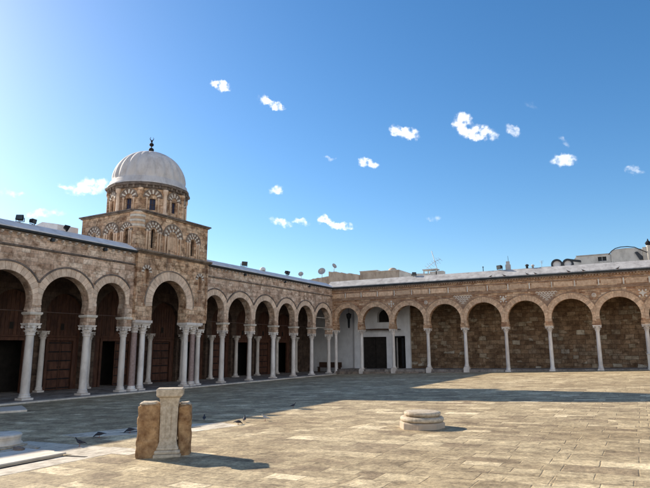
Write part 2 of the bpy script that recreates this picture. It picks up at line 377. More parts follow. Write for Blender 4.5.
M['lens'] = plain('lamp_glass', (.03, .035, .04), (.06, .07, .08), 4, rough=.3, spec=.4)
M['greymetal'] = plain('grey_metal', (.30, .29, .28), (.45, .43, .42), 6, rough=.5)
M['greywall'] = plain('chimney_render', (.40, .38, .37), (.52, .50, .48), 3)
M['brownstone'] = plain('rough_brown_stone', (.20, .10, .045), (.52, .33, .17), 8, rough=.95, stain=(.11, .055, .03), stainamt=.7, bumpk=.9)
M['gallery'] = blocks('gallery_paving', [(0, (.20, .17, .15)), (1, (.36, .32, .28))], (.12, .10, .09), .9, .6, .01, ground=True)
M['floor'] = flagstones()
M['floor_marble'] = blocks('pale_marble_paving', [(0, (.56, .50, .40)), (1, (.68, .62, .51))], (.35, .29, .22), 1.4, .9, .008, ground=True, stain=(.40, .34, .26), stainamt=.4, bumpk=.25, rough=.6)
M['terrain'] = plain('dusty_ground', (.30, .25, .19), (.40, .34, .27), .1)
M['feather'] = plain('grey_feathers', (.018, .018, .024), (.05, .05, .065), 30, rough=.7)
M['feather_pale'] = plain('pale_feathers', (.32, .31, .30), (.50, .48, .46), 30, rough=.7)
M['pink'] = plain('bird_leg', (.30, .12, .10), (.36, .15, .12), 10)

# ------------------------------------------------------------------ the ground
def struct(mb, name, mat, label=None, fix=False):
    o = mb.build(name, mat, None, fix=fix); tag(o, label, None, None, 'structure'); return o
b = MB(); b.box((-600, -500, -1.2), (700, 600, -.6)); struct(b, 'terrain', M['terrain'])
b = MB()
def gquad(mb, x0, x1, y0, y1, dz=0.0, thick=.3):
    v = [(x0, y0, gz(x0) + dz), (x1, y0, gz(x1) + dz), (x1, y1, gz(x1) + dz), (x0, y1, gz(x0) + dz)]
    v += [(p[0], p[1], p[2] - thick) for p in v]
    mb.add(v, [(0, 1, 2, 3), (7, 6, 5, 4), (0, 4, 5, 1), (1, 5, 6, 2), (2, 6, 7, 3), (3, 7, 4, 0)])
gquad(b, .34, 52, -70, 0.14, 0, .4); struct(b, 'courtyard_floor', M['floor'])
b = MB(); b.box((-9, -46, -.4), (.34, 3.2, 0.0)); struct(b, 'gallery_floor', M['gallery'])
b = MB()                                                 # pale kerb stones edging the gallery step
y = -46.0
while y < -.6:
    w = random.uniform(.9, 1.5); b.box((.342, y, -.12), (.64, min(y + w, -.5) - .012, random.uniform(-.006, .004))); y += w
struct(b, 'gallery_kerb', M['white_stone'])
PZ = [(.36, .36), (2.8, .38), (6, .44), (13, .55), (19, .66), (25, .79), (45, 1.46)]
def pz(x):
    for (xa, za), (xb, zb) in zip(PZ, PZ[1:]):
        if x <= xb: return za + (zb - za) * (x - xa) / (xb - xa)
    return PZ[-1][1]
b = MB()
for (x0, z0), (x1, z1) in zip(PZ, PZ[1:]):
    v = [(x0, .142, z0), (x1, .142, z1), (x1, 2.9, z1), (x0, 2.9, z0)]; v += [(p[0], p[1], -.3) for p in v]
    b.add(v, [(0, 1, 2, 3), (0, 4, 5, 1), (1, 5, 6, 2), (2, 6, 7, 3), (3, 7, 4, 0)])
struct(b, 'gallery_platform', M['gallery'])
b = MB()                                                 # low step in front of the platform, near the corner
for x0, x1 in ((.4, 2.55), (3.05, 5.5), (6.05, 8.6), (9.15, 11.7)):
    b.box((x0, -.16, -.25), (x1, .14, pz(x0) - .16))
struct(b, 'platform_step', M['cornice'])
# marble strips let into the courtyard, 4 mm above the flagstones
b = MB(); gquad(b, 14.92, 15.55, -48, -36.05, .004, .02); gquad(b, 12.3, 14.91, -36.93, -36.1, .004, .02)
gquad(b, 15.56, 16.0, -36.6, -36.05, .004, .02); struct(b, 'marble_border', M['floor_marble'])
def skew(pts, dz, th, mb):
    n = len(pts); v = [(x, y, gz(x) + dz) for x, y in pts] + [(x, y, gz(x) + dz - th) for x, y in pts]
    mb.add(v, [tuple(range(n))] + [tuple(range(n, 2 * n))[::-1]] + [(i, i + n, (i + 1) % n + n, (i + 1) % n) for i in range(n)])
b = MB(); skew([(12.15, -35.2), (12.9, -35.35), (14.9, -33.9), (15.3, -32.6), (14.4, -32.2), (13.0, -33.35)], .004, .02, b)
struct(b, 'marble_drain_surround', M['floor_marble'])

# ------------------------------------------------------------------ arch outlines
def arch_pts(c, half, zc, r, zb, n=36):
    """horseshoe opening from its left foot over the crown to its right foot"""
    a = math.acos(min(1, half / r)) if r > half else 0
    pts = [(c - half, zb)]
    for i in range(n + 1):
        t = math.pi + a - (math.pi + 2 * a) * i / n
        pts.append((c + r * math.cos(t), zc + r * math.sin(t)))
    pts.append((c + half, zb)); return pts
def arcade_outline(u0, u1, ztop, zb, arches):
    pts = [(u0, ztop), (u0, zb)]
    for (c, half, zc, r) in arches: pts += arch_pts(c, half, zc, r, zb)
    pts += [(u1, zb), (u1, ztop)]; return pts
def ring(mb, fr, c, zc, r0, r1, lim0, lim1, d0, d1, n, a0=0.0, a1=180.0, alt=False, gap=.006, jit=0.0, sub=1):
    for i in range(n):
        t0 = R(a0 + (a1 - a0) * i / n) + gap / r0; t1 = R(a0 + (a1 - a0) * (i + 1) / n) - gap / r0
        k = random.uniform(-jit, jit); vs = []
        for d in (d1 + k, d0):
            for (rr, tt) in ((r0, t0), (r0, (t0 + t1) / 2), (r0, t1), (r1, t1), (r1, (t0 + t1) / 2), (r1, t0)):
                u = min(max(c + rr * math.cos(tt), lim0), lim1); vs.append(fr(u, d, zc + rr * math.sin(tt)))
        mb.add(vs, [(0, 1, 2, 3, 4, 5), (11, 10, 9, 8, 7, 6)] + [(j, (j + 1) % 6, (j + 1) % 6 + 6, j + 6) for j in range(6)], (i % 2) if alt else 0)
def hood(mb, fr, c, zc, r0, r1, lim0, lim1, d0, d1, a0=0.0, a1=180.0, n=40):
    vs = []
    for i in range(n + 1):
        t = R(a0 + (a1 - a0) * i / n)
        for rr, d in ((r0, d0), (r0, d1), (r1, d1 - .015), (r1, d0)):
            vs.append(fr(min(max(c + rr * math.cos(t), lim0), lim1), d, zc + rr * math.sin(t)))
    mb.add(vs, [(i * 4 + j, i * 4 + (j + 1) % 4, i * 4 + 4 + (j + 1) % 4, i * 4 + 4 + j) for i in range(n) for j in range(4)])
    mb.add(vs[:4], [(0, 1, 2, 3)]); mb.add(vs[-4:], [(3, 2, 1, 0)])

# ------------------------------------------------------------------ columns
def capital_mb(h, w, r):
    b = MB(); ab = h * .2
    b.lathe([(r * 1.02, -.03), (r * 1.22, -.02), (r * 1.22, .02), (r * 1.02, .03), (r * 1.05, h * .2), (r * 1.25, h * .5), (w * .40, h - ab)], n=20)
    for row, (z0, hh, k, ro) in enumerate(((.03, .40, 0, .10), (h * .34 / h, .40, .5, .12))):
        for i in range(8):
            a = 2 * math.pi * (i + k) / 8; base = r * (1.04 if row == 0 else 1.15)
            ca, sa = math.cos(a), math.sin(a); wd = r * .30
            prof = [(base, h * (z0 if row == 0 else .34)), (base + .03, h * ((z0 if row == 0 else .34) + .2)), (base + .055 + ro * .25, h * ((z0 if row == 0 else .34) + .34)), (base + .085 + ro * .3, h * ((z0 if row == 0 else .34) + .29))]
            vs = []
            for j, (rr, zz) in enumerate(prof):
                ww = wd * (1, 1.05, .85, .5)[j]
                for sgn in (-1, 1): vs.append((rr * ca - sgn * ww * sa, rr * sa + sgn * ww * ca, zz))
                for sgn in (1, -1): vs.append(((rr - .03) * ca - sgn * ww * sa, (rr - .03) * sa + sgn * ww * ca, zz - .01))
            b.add(vs, [(q * 4 + s, q * 4 + (s + 1) % 4, q * 4 + 4 + (s + 1) % 4, q * 4 + 4 + s) for q in range(3) for s in range(4)] + [(12, 13, 14, 15)])
    for i in range(4):                                     # corner volutes
        a = math.pi / 4 + i * math.pi / 2; cx, cy = w * .56 * math.cos(a), w * .56 * math.sin(a); zc = h - ab - h * .13
        t = Vector((-math.sin(a), math.cos(a), 0)); d = Vector((math.cos(a), math.sin(a), 0)); rv = h * .115
        vs = []
        for s_ in (-1, 1):
            for q in range(10):
                an = 2 * math.pi * q / 10
                vs.append(Vector((cx, cy, zc)) + t * s_ * .035 + d * rv * math.cos(an) + Vector((0, 0, rv * math.sin(an))))
        b.add(vs, [(q, (q + 1) % 10, (q + 1) % 10 + 10, q + 10) for q in range(10)] + [tuple(range(10)), tuple(range(10, 20))[::-1]], sm=False)
    pts = []
    for i in range(4):                                     # concave abacus with cut corners
        a = i * math.pi / 2
        for u, v in ((-.5, .43), (-.44, .5)): pass
        for (x, y_) in ((.5, -.42), (.45, -.2), (.435, 0), (.45, .2), (.5, .42), (.42, .5)):
            pts.append((w * (x * math.cos(a) - y_ * math.sin(a)), w * (x * math.sin(a) + y_ * math.cos(a))))
    n = len(pts)
    for z0, z1, k0, k1 in ((h - ab, h - ab * .45, .96, 1.02), (h - ab * .45, h, 1.06, 1.08)):
        vs = [(x * k0, y_ * k0, z0) for x, y_ in pts] + [(x * k1, y_ * k1, z1) for x, y_ in pts]
        b.add(vs, [tuple(range(n))[::-1], tuple(range(n, 2 * n))] + [(i, (i + 1) % n, (i + 1) % n + n, i + n) for i in range(n)])
    return b
def base_mb(r, plinth=.09, w=None, block=0):
    w = w or r * 2.75; b = MB(); z = 0
    if block: b.box((-w * .56, -w * .56, 0), (w * .56, w * .56, block)); z = block
    b.box((-w / 2, -w / 2, z), (w / 2, w / 2, z + plinth)); z += plinth
    prof = [(r * 1.18, 0), (r * 1.34, .015), (r * 1.38, .04), (r * 1.32, .07), (r * 1.17, .08), (r * 1.13, .105), (r * 1.2, .125), (r * 1.22, .145), (r * 1.15, .165), (r * 1.06, .18)]
    b.lathe([(a, z + c) for a, c in prof], n=24); return b, z + .175
CAPM, BASEM, SHM = {}, {}, {}
def column(parent, x, y, z0, z1, r, caph, capw, block=0, mat='marble', capmat='marble', lean=0.0):
    r = round(r, 3); key = (r, block)
    bb, bh = base_mb(r, block=block)
    H = z1 - z0; sh = H - caph - bh; rs = round(sh, 2)
    prof = [(r * 1.05, 0), (r * 1.02, .04), (r, .09)] + [(r * (1 - .13 * (q / 8) ** 1.4), .09 + (sh - .15) * q / 8) for q in range(1, 9)] + [(r * .93, sh - .02), (r * .93, sh + .01)]
    b = MB(); b.lathe([(a, c) for a, c in prof], c=(x, y, z0 + bh), n=24)
    sh_o = b.build('column', M[mat], parent, org=(x, y, z0 + bh), fix=False)
    if key not in BASEM: BASEM[key] = bb.build('base', M[capmat], sh_o, org=(0, 0, 0)); o = BASEM[key]; o.location = Vector((x, y, z0)) - ORG[sh_o.name]
    else: inst(BASEM[key], 'base', (x, y, z0), sh_o)
    ck = (r, caph, capw)
    if ck not in CAPM: CAPM[ck] = capital_mb(caph, capw, r * .9).build('capital', M[capmat], sh_o, org=(0, 0, 0)); CAPM[ck].location = Vector((x, y, z1 - caph)) - ORG[sh_o.name]
    else: inst(CAPM[ck], 'capital', (x, y, z1 - caph), sh_o)
    return sh_o

# ------------------------------------------------------------------ LEFT WING: prayer hall arcade
LW = thing('prayer_hall_arcade', (-4, -20, 0), 'long shaded arcade on the left with brown wooden doors behind its marble columns', 'arcade')
ZT = 7.45
bayL = [-46.3, -43.3, -40.3, -37.3, -34.32, -31.33, -28.337, -25.344, -23.06]
bayR = [-17.213, -14.858, -11.85, -8.905, -6.066, -3.22, -.18]
def bays(lst, imp=.5):
    out_ = []
    for i in range(len(lst) - 1):
        w = lst[i + 1] - lst[i]; half = w / 2 - imp / 2; r = half + .05
        zc = 5.74 - r
        if w < 2.6: zc = 5.70 - r
        out_.append(((lst[i] + lst[i + 1]) / 2, half, zc, r, lst[i], lst[i + 1]))
    return out_
bl, br_ = bays(bayL), bays(bayR)
for lst, u0, u1 in ((bl, bayL[0] - .25, -22.79), (br_, -16.93, .0)):
    b = MB(); b.poly(FL, arcade_outline(u0, u1, ZT, 3.42, [a[:4] for a in lst]), d0=-.55, d1=0); b.build('front_wall', M['wallL'], LW)
for (c, half, zc, r, y0, y1) in bl + br_:
    b = MB(); ring(b, FL, c, zc, r - .012, r + .37, y0 + .004, y1 - .004, -.05, .022, 19, -8, 188, jit=.004); b.build('arch_ring', M['vous'], LW)
    b = MB(); ha = math.degrees(math.acos(min(1, ((y1 - y0) / 2) / (r + .43)))); hood(b, FL, c, zc, r + .372, r + .45, y0 + .003, y1 - .003, -.02, .06, ha, 180 - ha); b.build('arch_moulding', M['hood'], LW)
for ys in bayL[1:] + bayR:
    rr = .185 if ys < -24 else .165
    rr *= random.uniform(.95, 1.06)
    if ys == bayR[-1]: ys = -.24
    column(LW, -.27, ys, 0.0, 3.42, rr, .52 if ys < -20 else .46, .64 if ys < -24 else .56)
    b = MB(); b.box((-.60, ys - .315, 3.84), (.07, ys + .315, 3.93)); b.box((-.57, ys - .29, 3.80), (.04, ys + .29, 3.838)); b.build('impost_slab', M['white_stone'], LW)
# tie rods across the openings
for (c, half, zc, r, y0, y1) in bl + br_:
    b = MB(); b.tube([(-.28, y0 + .2, 3.97), (-.28, y1 - .2, 3.97)], .022 if y1 < -1 else .03, 6); b.build('tie_rod', M['wood_dark'] if y1 < -1 else M['white_stone'], LW)
b = MB(); b.tube([(-.28, -3.0, 4.85), (-.28, -.4, 4.85)], .028, 6); b.build('tie_rod', M['white_stone'], LW)
# string course, cornice, corbels, gutter, roof
for u0, u1 in ((-46.5, -22.80), (-16.92, -.01)):
    b = MB(); b.poly(frame((0, u0, 0), (1, 0, 0), (0, 1, 0)), [(.002, 6.80), (.04, 6.81), (.075, 6.86), (.07, 6.90), (.002, 6.92)], d0=0, d1=u1 - u0); b.build('string_course', M['hood'] if u0 < -30 else M['cornice'], LW)
    b = MB(); b.box((-.55, u0, 7.452), (.06, u1, 7.52)); b.build('cornice', M['cornice'], LW)
    b = MB()
    gp = [(.03, 7.60), (.05, 7.53), (.12, 7.50), (.20, 7.53), (.23, 7.61), (.21, 7.62), (.18, 7.55), (.12, 7.53), (.07, 7.56), (.06, 7.61)]
    b.poly(frame((0, u0, 0), (1, 0, 0), (0, 1, 0)), gp, d0=0, d1=u1 - u0); b.build('gutter', M['gutter'], LW)
    b = MB(); b.poly(frame((0, u0, 0), (1, 0, 0), (0, 1, 0)), [(-.9, 7.53), (.055, 7.53), (.17, 7.63), (.17, 7.68), (-.60, 8.08), (-.9, 8.10)], d0=0, d1=u1 - u0); b.build('roof_slope', M['roofL'], LW)
corb = []
y = -34.0
while y < -.3:
    if not (-22.95 < y < -16.8):
        b = MB()
        b.poly(frame((0, y - .05, 0), (1, 0, 0), (0, 1, 0)), [(.0, 7.33), (.05, 7.335), (.08, 7.37), (.14, 7.40), (.15, 7.45), (.0, 7.45)], d0=0, d1=.10)
        b.build('corbel', M['corbel'], LW) if not corb else None
        if not corb: corb.append([o for o in COL.objects if o.name.startswith('corbel')][0]); c0 = ORG[corb[0].name].copy(); y00 = y
        else: inst(corb[0], 'corbel', (c0.x, c0.y + y - y00, c0.z), LW)
    y += .37
for y in (-27.9, -24.9, -13.0, -7.9, -4.2):                # rain spouts
    b = MB(); b.box((.0, y - .07, 7.30), (.18, y + .07, 7.46)); b.build('spout', M['gutter'], LW)
# the hall behind
hb = [-46.3, -43.3, -40.3, -37.3, -34.32, -31.33, -28.337, -25.344, -22.45, -17.83, -14.858, -11.85, -8.905, -6.066, -3.22, -.1]
FH = frame((-4.1, 0, 0), (0, 1, 0), (1, 0, 0))
hall = []
for i in range(len(hb) - 1):
    w = hb[i + 1] - hb[i]; half = w / 2 - .3; r = min(half + .04, 1.75); half = min(half, 1.7)
    hall.append(((hb[i] + hb[i + 1]) / 2, half, 5.35 - r if w < 4 else 5.9 - r, r))
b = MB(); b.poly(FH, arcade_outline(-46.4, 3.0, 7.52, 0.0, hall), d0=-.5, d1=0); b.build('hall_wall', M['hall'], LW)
for i, ys in enumerate(hb[1:], 1):
    if ys > -32: column(LW, -3.83, ys, .0, 3.2, .145, .4, .46)
kinds = {5: 'open', 6: 'open', 7: 'shut', 8: 'part', 9: 'shut', 10: 'open', 11: 'shut', 12: 'open', 13: 'shut', 14: 'open'}
for i, (c, half, zc, r) in enumerate(hall):
    if i < 5: continue
    k = kinds[i]; dw = .75 if i != 8 else 1.0; dh = 2.70
    b = MB(); ho = [(c - dw, .001), (c - dw, dh), (c + dw, dh), (c + dw, .001)]
    ztop = zc + r + .05
    b.poly(FH, [(c - half - .1, .001), (c - dw, .001), (c - dw, dh), (c + dw, dh), (c + dw, .001), (c + half + .1, .001), (c + r + .05, zc), (c + r * .8, zc + r * .75), (c, ztop), (c - r * .8, zc + r * .75), (c - r - .05, zc)], d0=-.36, d1=-.28)
    for q in range(11):                                      # boards of the tympanum
        u = c - r + 2 * r * (q + .5) / 11; zt = zc + math.sqrt(max(.02, (r * .97) ** 2 - (u - c) ** 2))
        if zt > dh + .35: b.box((u - r / 11 + .015, -.278, dh + .3), (u + r / 11 - .015, -.255, zt), fr=FH)
    b.box((c - .14, -.254, dh + .55), (c + .14, -.23, dh + 1.0), fr=FH)
    b.build('wooden_screen', M['wood'], LW)
    b = MB()
    for (u0, u1, z0, z1) in ((c - dw - .16, c - dw - .005, 0.002, dh + .16), (c + dw + .005, c + dw + .16, .002, dh + .16), (c - dw - .004, c + dw + .004, dh + .004, dh + .16), (c - half, c + half, dh + .20, dh + .27)):
        b.box((u0, -.27, z0), (u1, -.2, z1), fr=FH)
    b.build('door_frame', M['wood'], LW)
    b = MB(); b.box((c - .1, -.228, dh + .6), (c + .1, -.215, dh + .95), fr=FH); b.build('vent_hole', M['dark'], LW)
    if k != 'open':
        for s in ((-1, 1) if k == 'shut' else (1,)):
            b = MB(); u0, u1 = (c - dw + .01, c - .01) if s < 0 else (c + .01, c + dw - .01)
            b.box((u0, -.35, .02), (u1, -.31, dh - .02), fr=FH)
            for q in range(5):
                z0 = .16 + q * (dh - .24) / 5
                b.box((u0 + .1, -.309, z0), (u1 - .1, -.28, z0 + (dh - .24) / 5 - .12), fr=FH)
            dr = b.build('door', M['wood'], LW)
            for q in range(6):
                z0 = .10 + q * (dh - .24) / 5
                b = MB(); b.box((u0 + .02, -.279, z0 - .01), (u1 - .02, -.268, z0 + .045), fr=FH)
                for w_ in range(5): b.lathe([(.016, -.012), (.016, .012)], c=FH(u0 + .08 + w_ * (u1 - u0 - .16) / 4, -.262, z0 + .018), n=6, sm=False)
                b.build('iron_band', M['black'], dr)
            b = MB(); b.lathe([(.03, -.02), (.04, 0), (.03, .02)], c=FH(c + s * .08, -.27, 1.25), n=10); b.build('handle', M['black'], dr)
b = MB()
b.box((-9.4, -46.5, 0), (-9.0, 3.4, 8.0)); b.box((-9.0, -46.5, 0), (-.56, -46.2, 7.5)); b.build('rear_wall', M['plaster2'], LW)
b = MB(); b.box((-5.9, -46.1, .01), (-5.7, 3.0, 7.5)); b.build('added_dark_screen', M['dark'], LW)  # added near-black sheet, stands in for the shade inside the hall
b = MB(); b.box((-9.4, -46.5, 7.53), (-.91, -22.9, 8.0)); b.box((-9.4, -22.9, 7.53), (-4.9, -16.9, 8.0)); b.box((-9.4, -16.9, 7.53), (-.91, 3.4, 8.0)); b.build('flat_roof', M['roof'], LW)
b = MB(); b.box((-8.99, 3.05, 0), (.9, 3.35, 7.52)); b.box((-3.59, -.16, 6.9), (-.56, .14, 7.52)); b.build('end_wall', M['plaster'], LW)
b = MB(); b.poly(frame((0, -24.3, 0), (1, 0, 0), (0, 1, 0)), [(-8.0, 8.0), (-5.0, 8.0), (-5.0, 9.45), (-6.5, 9.75), (-8.0, 9.45)], d0=0, d1=1.38)
b.build('raised_roof', M['roofL'], LW)

# ------------------------------------------------------------------ DOMED PAVILION
PV = thing('domed_pavilion', (-2.3, -19.9, 0), 'square stone pavilion with drum and pale ribbed dome, rising from the left arcade', 'pavilion')
FP = frame((.12, 0, 0), (0, 1, 0), (1, 0, 0))
Y0, Y1 = -22.77, -16.95; YC = -20.14
niche = lambda c: arch_pts(c, .17, 6.55, .17, 5.85, 10)
holes = [niche(-22.05), niche(-17.70)]
b = MB(); half = 1.36; r = 1.40; zc = 6.22 - r
b.poly(FP, arcade_outline(Y0, Y1, 7.55, 3.80, [(YC, half, zc, r)]), holes, d0=-.67, d1=0); b.build('porch_wall', M['wallP'], PV)
b = MB(); ring(b, FP, YC, zc, r - .012, r + .50, Y0, Y1, -.05, .025, 25, -8, 188, jit=.004); b.build('arch_ring', M['vous'], PV)
b = MB(); hood(b, FP, YC, zc, r + .502, r + .57, Y0, Y1, -.02, .06, -4, 184); b.build('arch_moulding', M['cornice'], PV)
for c in (-22.05, -17.70):
    b = MB(); ring(b, FP, c, 6.55, .172, .37, c - 1, c + 1, -.02, .04, 11, -10, 190, alt=True, gap=.004); b.build('niche_arch', [M['white_stone'], M['stripe']], PV)
    b = MB(); b.box((c - .2, -.30, 5.8), (c + .2, -.2, 6.8), fr=FP); b.build('niche_panel', M['vousR'], PV)
    b = MB()
    for s in (-1, 1): b.box((c + s * .215 - .035, -.01, 5.82), (c + s * .215 + .035, .035, 6.5), fr=FP)
    b.box((c - .30, -.01, 5.72), (c + .30, .05, 5.815), fr=FP); b.build('niche_frame', M['wallP'], PV)
for ys in (Y0 + .07, Y1 - .07):
    b = MB(); b.box((ys - .06, .002, 3.98), (ys + .06, .05, 7.5), fr=FP); b.build('corner_pilaster', M['wallP'], PV)
for (a, c_) in ((-22.72, -21.50), (-18.76, -17.36)):
    b = MB(); b.box((a, -.72, 3.66), (c_, .10, 3.80), fr=FP); b.box((a + .05, -.67, 3.60), (c_ - .05, .05, 3.66), fr=FP); b.build('entablature_slab', M['marble'], PV)
column(PV, -.15, -22.42, 0, 3.60, .17, .46, .5, mat='dark_marble')
column(PV, -.15, -21.84, 0, 3.60, .165, .50, .58)
column(PV, -.15, -17.84, 0, 3.60, .17, .46, .5, mat='dark_marble')
column(PV, -.15, -18.44, 0, 3.60, .165, .50, .58)
b = MB(); b.poly(frame((0, Y0 - .12, 0), (1, 0, 0), (0, 1, 0)), [(-.5, 7.552), (.16, 7.552), (.22, 7.60), (.34, 7.63), (.40, 7.70), (.38, 7.74), (.1, 7.80), (-.5, 7.80)], d0=0, d1=Y1 - Y0 + .24); b.build('cornice', M['cornice'], PV)
# the square upper storey
X0, X1 = -4.75, .02; ZB, ZQ = 7.6, 9.93; ch = .42
SQ0, SQ1 = -22.86, -16.98
def storey_wall(fr, u0, u1, arches, th, z0, ua, ub):
    hl = []
    for (c, hw, zb, zs) in [(a[0], a[3], a[4], a[5]) for a in arches if a[3] > 0]: hl.append(arch_pts(c, hw, zs, hw, zb, 10))
    b = MB(); b.poly(fr, [(u0, z0), (u1, z0)] + ([(u1, 9.0), (ub, 9.12)] if ub != u1 else []) + [(ub, ZQ), (ua, ZQ)] + ([(ua, 9.12), (u0, 9.0)] if ua != u0 else []), hl, d0=-th, d1=0); b.build('storey_wall', M['wallP'], PV)
    for (c, R1, zc_, hw, zb, zs) in arches:
        b = MB(); ring(b, fr, c, zc_, R1 * .66, R1 * .9, c - R1, c + R1, -.01, .05, 15, -4, 184, alt=True, gap=.003); b.build('striped_arch', [M['white_stone'], M['stripe']], PV)
        b = MB(); ring(b, fr, c, zc_, R1 * .42, R1 * .60, c - R1, c + R1, -.01, .035, 11, -4, 184, alt=True, gap=.003); b.build('striped_arch', [M['stripe'], M['white_stone']], PV)
        b = MB(); hood(b, fr, c, zc_, R1 * .905, R1, c - R1, c + R1, -.01, .085, -2, 182, 24); b.build('arch_moulding', M['cornice'], PV)
        for s in (-1, 1):
            for rr in (.5, .78):
                b = MB(); p = fr(c + s * R1 * rr, .03, z0 + .05); b.lathe([(.05, 0), (.05, zc_ - .12 - z0 - .05), (.075, zc_ - .06 - z0 - .05), (.08, zc_ - z0 - .05)], c=p, n=8)
                b.build('colonnette', M['vous'], PV)
        if hw > 0:
            b = MB(); b.box((c - hw - .05, -.28, zb - .05), (c + hw + .05, -.2, zs + hw + .05), fr=fr)
            w = b.build('window', M['dark'], PV)
            b = MB()
            for q in (-.4, .4): p = fr(c + q * hw, -.17, zb); b.tube([p, (p[0], p[1], zs + hw * .8)], .012, 6)
            b.build('grille', M['black'], w)
        else:
            b = MB(); b.box((c - R1 * .42, -.01, 8.05), (c + R1 * .42, .012, zc_), fr=fr); b.build('blind_panel', M['vousR'], PV)
FQ = frame((X1, 0, 0), (0, 1, 0), (1, 0, 0))
storey_wall(FQ, SQ0 + .003, SQ1, [(-21.62, .66, 8.92, .15, 7.95, 8.95), (-20.08, .80, 8.86, 0, 0, 0), (-18.33, .66, 8.78, .15, 7.95, 8.85)], .4, ZB, SQ0 + ch, SQ1)
FQs = frame((0, SQ0, 0), (1, 0, 0), (0, -1, 0))
storey_wall(FQs, X0, X1 - .002, [(-3.55, .62, 8.78, .12, 8.3, 8.70), (-2.08, .66, 8.82, .15, 8.05, 8.78), (-.78, .52, 8.84, .13, 7.95, 8.85)], .4, ZB, X0, X1 - .002 - ch)
b = MB(); b.box((X0, SQ1 - .4, ZB), (X1 - .42, SQ1 - .002, ZQ)); b.box((X0 + .002, SQ0 + .42, ZB), (X0 + .4, SQ1 - .42, ZQ)); b.build('storey_wall', M['wallP'], PV)
# striped rounded corner in the chamfer
b = MB(); cx, cy = X1 - .44, SQ0 + .44
for q in range(6):
    z0 = 9.10 + q * .14; b.lathe([(.47, z0 + .004), (.47, z0 + .134)], c=(cx, cy, 0), n=24, mi=q % 2)
b.lathe([(.44, 8.95), (.55, 9.0), (.55, 9.06), (.47, 9.1)], c=(cx, cy, 0), n=24, mi=1); b.lathe([(.47, 9.93), (.4, 10.05), (.2, 10.14)], c=(cx, cy, 0), n=24, mi=0)
b.build('striped_corner', [M['white_stone'], M['vousR']], PV, fix=False)
def slab(z0, z1, gr, mat, name='cornice'):
    b = MB(); pts = [(X0 - gr, SQ0 - gr), (X1 - ch + .0, SQ0 - gr), (X1 + gr, SQ0 + ch), (X1 + gr, SQ1 + gr), (X0 - gr, SQ1 + gr)]
    v = [(x, y, z0) for x, y in pts] + [(x, y, z1) for x, y in pts]; n = 5
    b.add(v, [tuple(range(n))[::-1], tuple(range(n, 2 * n))] + [(i, (i + 1) % n, (i + 1) % n + n, i + n) for i in range(n)]); b.build(name, mat, PV)
slab(ZQ + .002, ZQ + .07, .08, M['cornice']); slab(ZQ + .072, ZQ + .15, .16, M['hood'])
# drum
DC = Vector((-2.5, -19.87, 0)); NS = 10; AP = 2.25; A_0 = -35.5
for k in range(NS):
    a = R(A_0 + 36 * k); nn = Vector((math.cos(a), math.sin(a), 0)); uu = Vector((-math.sin(a), math.cos(a), 0))
    hw = AP * math.tan(math.pi / NS); fr = frame(DC + nn * AP, uu, nn)
    b = MB(); b.poly(fr, [(-hw, 10.05), (hw, 10.05), (hw, 11.74), (-hw, 11.74)], [[(-.17, 10.42), (.17, 10.42), (.17, 11.12), (-.17, 11.12)]], d0=-.3, d1=0)
    b.build('drum_wall', M['wallP'], PV)
    b = MB(); ring(b, fr, 0, 11.17, .24, .50, -.6, .6, -.01, .05, 11, 0, 180, alt=True, gap=.004); b.build('striped_arch', [M['stripe'], M['white_stone']], PV)
    b = MB(); hood(b, fr, 0, 11.17, .505, .58, -.7, .7, -.01, .07, 0, 180, 20)
    b.build('arch_moulding', M['cornice'], PV)
    for s in (-1, 1):
        b = MB(); b.lathe([(.045, 10.2), (.045, 11.05), (.07, 11.1), (.07, 11.16)], c=fr(s * .34, .03, 0), n=8); b.build('colonnette', M['vous'], PV)
    b = MB(); b.box((-.2, -.2, 10.38), (.2, -.13, 11.16), fr=fr); w = b.build('window', M['glass'], PV)
    b = MB(); b.box((-.015, -.13, 10.42), (.015, -.11, 11.12), fr=fr); b.box((-.17, -.13, 10.76), (.17, -.108, 10.79), fr=fr); b.build('frame', M['wood_dark'], w)
    ac = a + math.pi / NS; rc = AP / math.cos(math.pi / NS)
    b = MB(); b.lathe([(.15, 10.1), (.15, 10.25), (.11, 10.3), (.11, 11.45), (.16, 11.55), (.17, 11.65), (.17, 11.74)], c=DC + Vector((math.cos(ac), math.sin(ac), 0)) * (rc - .02), n=12)
    b.build('corner_column', M['wallP'] if k % 2 else M['vous'], PV)
b = MB()
rot = R(A_0 + 18); q = 1 / math.cos(math.pi / NS)
b.lathe([(AP * q - .2, 11.742), (AP * q + .06, 11.742), (AP * q + .12, 11.80), (AP * q + .13, 11.88), (AP * q + .25, 11.93), (AP * q + .27, 12.04), (AP * q + .2, 12.09), (AP * q - .3, 12.11)], c=DC, n=NS, a0=rot, sm=False); b.build('drum_cornice', M['hood'], PV)
dn = None
for k in range(40):
    a = R(9 * k); pp = DC + Vector((math.cos(a), math.sin(a), 0)) * (AP * q + .08) + Vector((0, 0, 11.77))
    if dn is None:
        b = MB(); b.lathe([(.055, 0), (.055, .15)], c=pp, n=6, sm=False); dn = b.build('drum_dentil', M['cornice'], PV, org=pp)
    else: inst(dn, 'drum_dentil', pp, PV)
NL = 22
def lobe(a, z):
    t = min(1, max(0, (z - 12.58) / .2)) * (1 - .8 * max(0, (z - 14.0) / .8))
    e = (a * NL / (2 * math.pi)) % 1.0
    return 1 + .055 * (abs(math.sin(math.pi * e)) ** .8 - .62) * t
prof = [(2.50, 12.10), (2.50, 12.17), (2.40, 12.24), (2.37, 12.44), (2.28, 12.52), (2.25, 12.58)]
for i in range(1, 29):
    t = i / 28 * math.pi / 2; prof.append((2.25 * max(.012, math.cos(t)) ** .93, 12.58 + 2.17 * math.sin(t)))
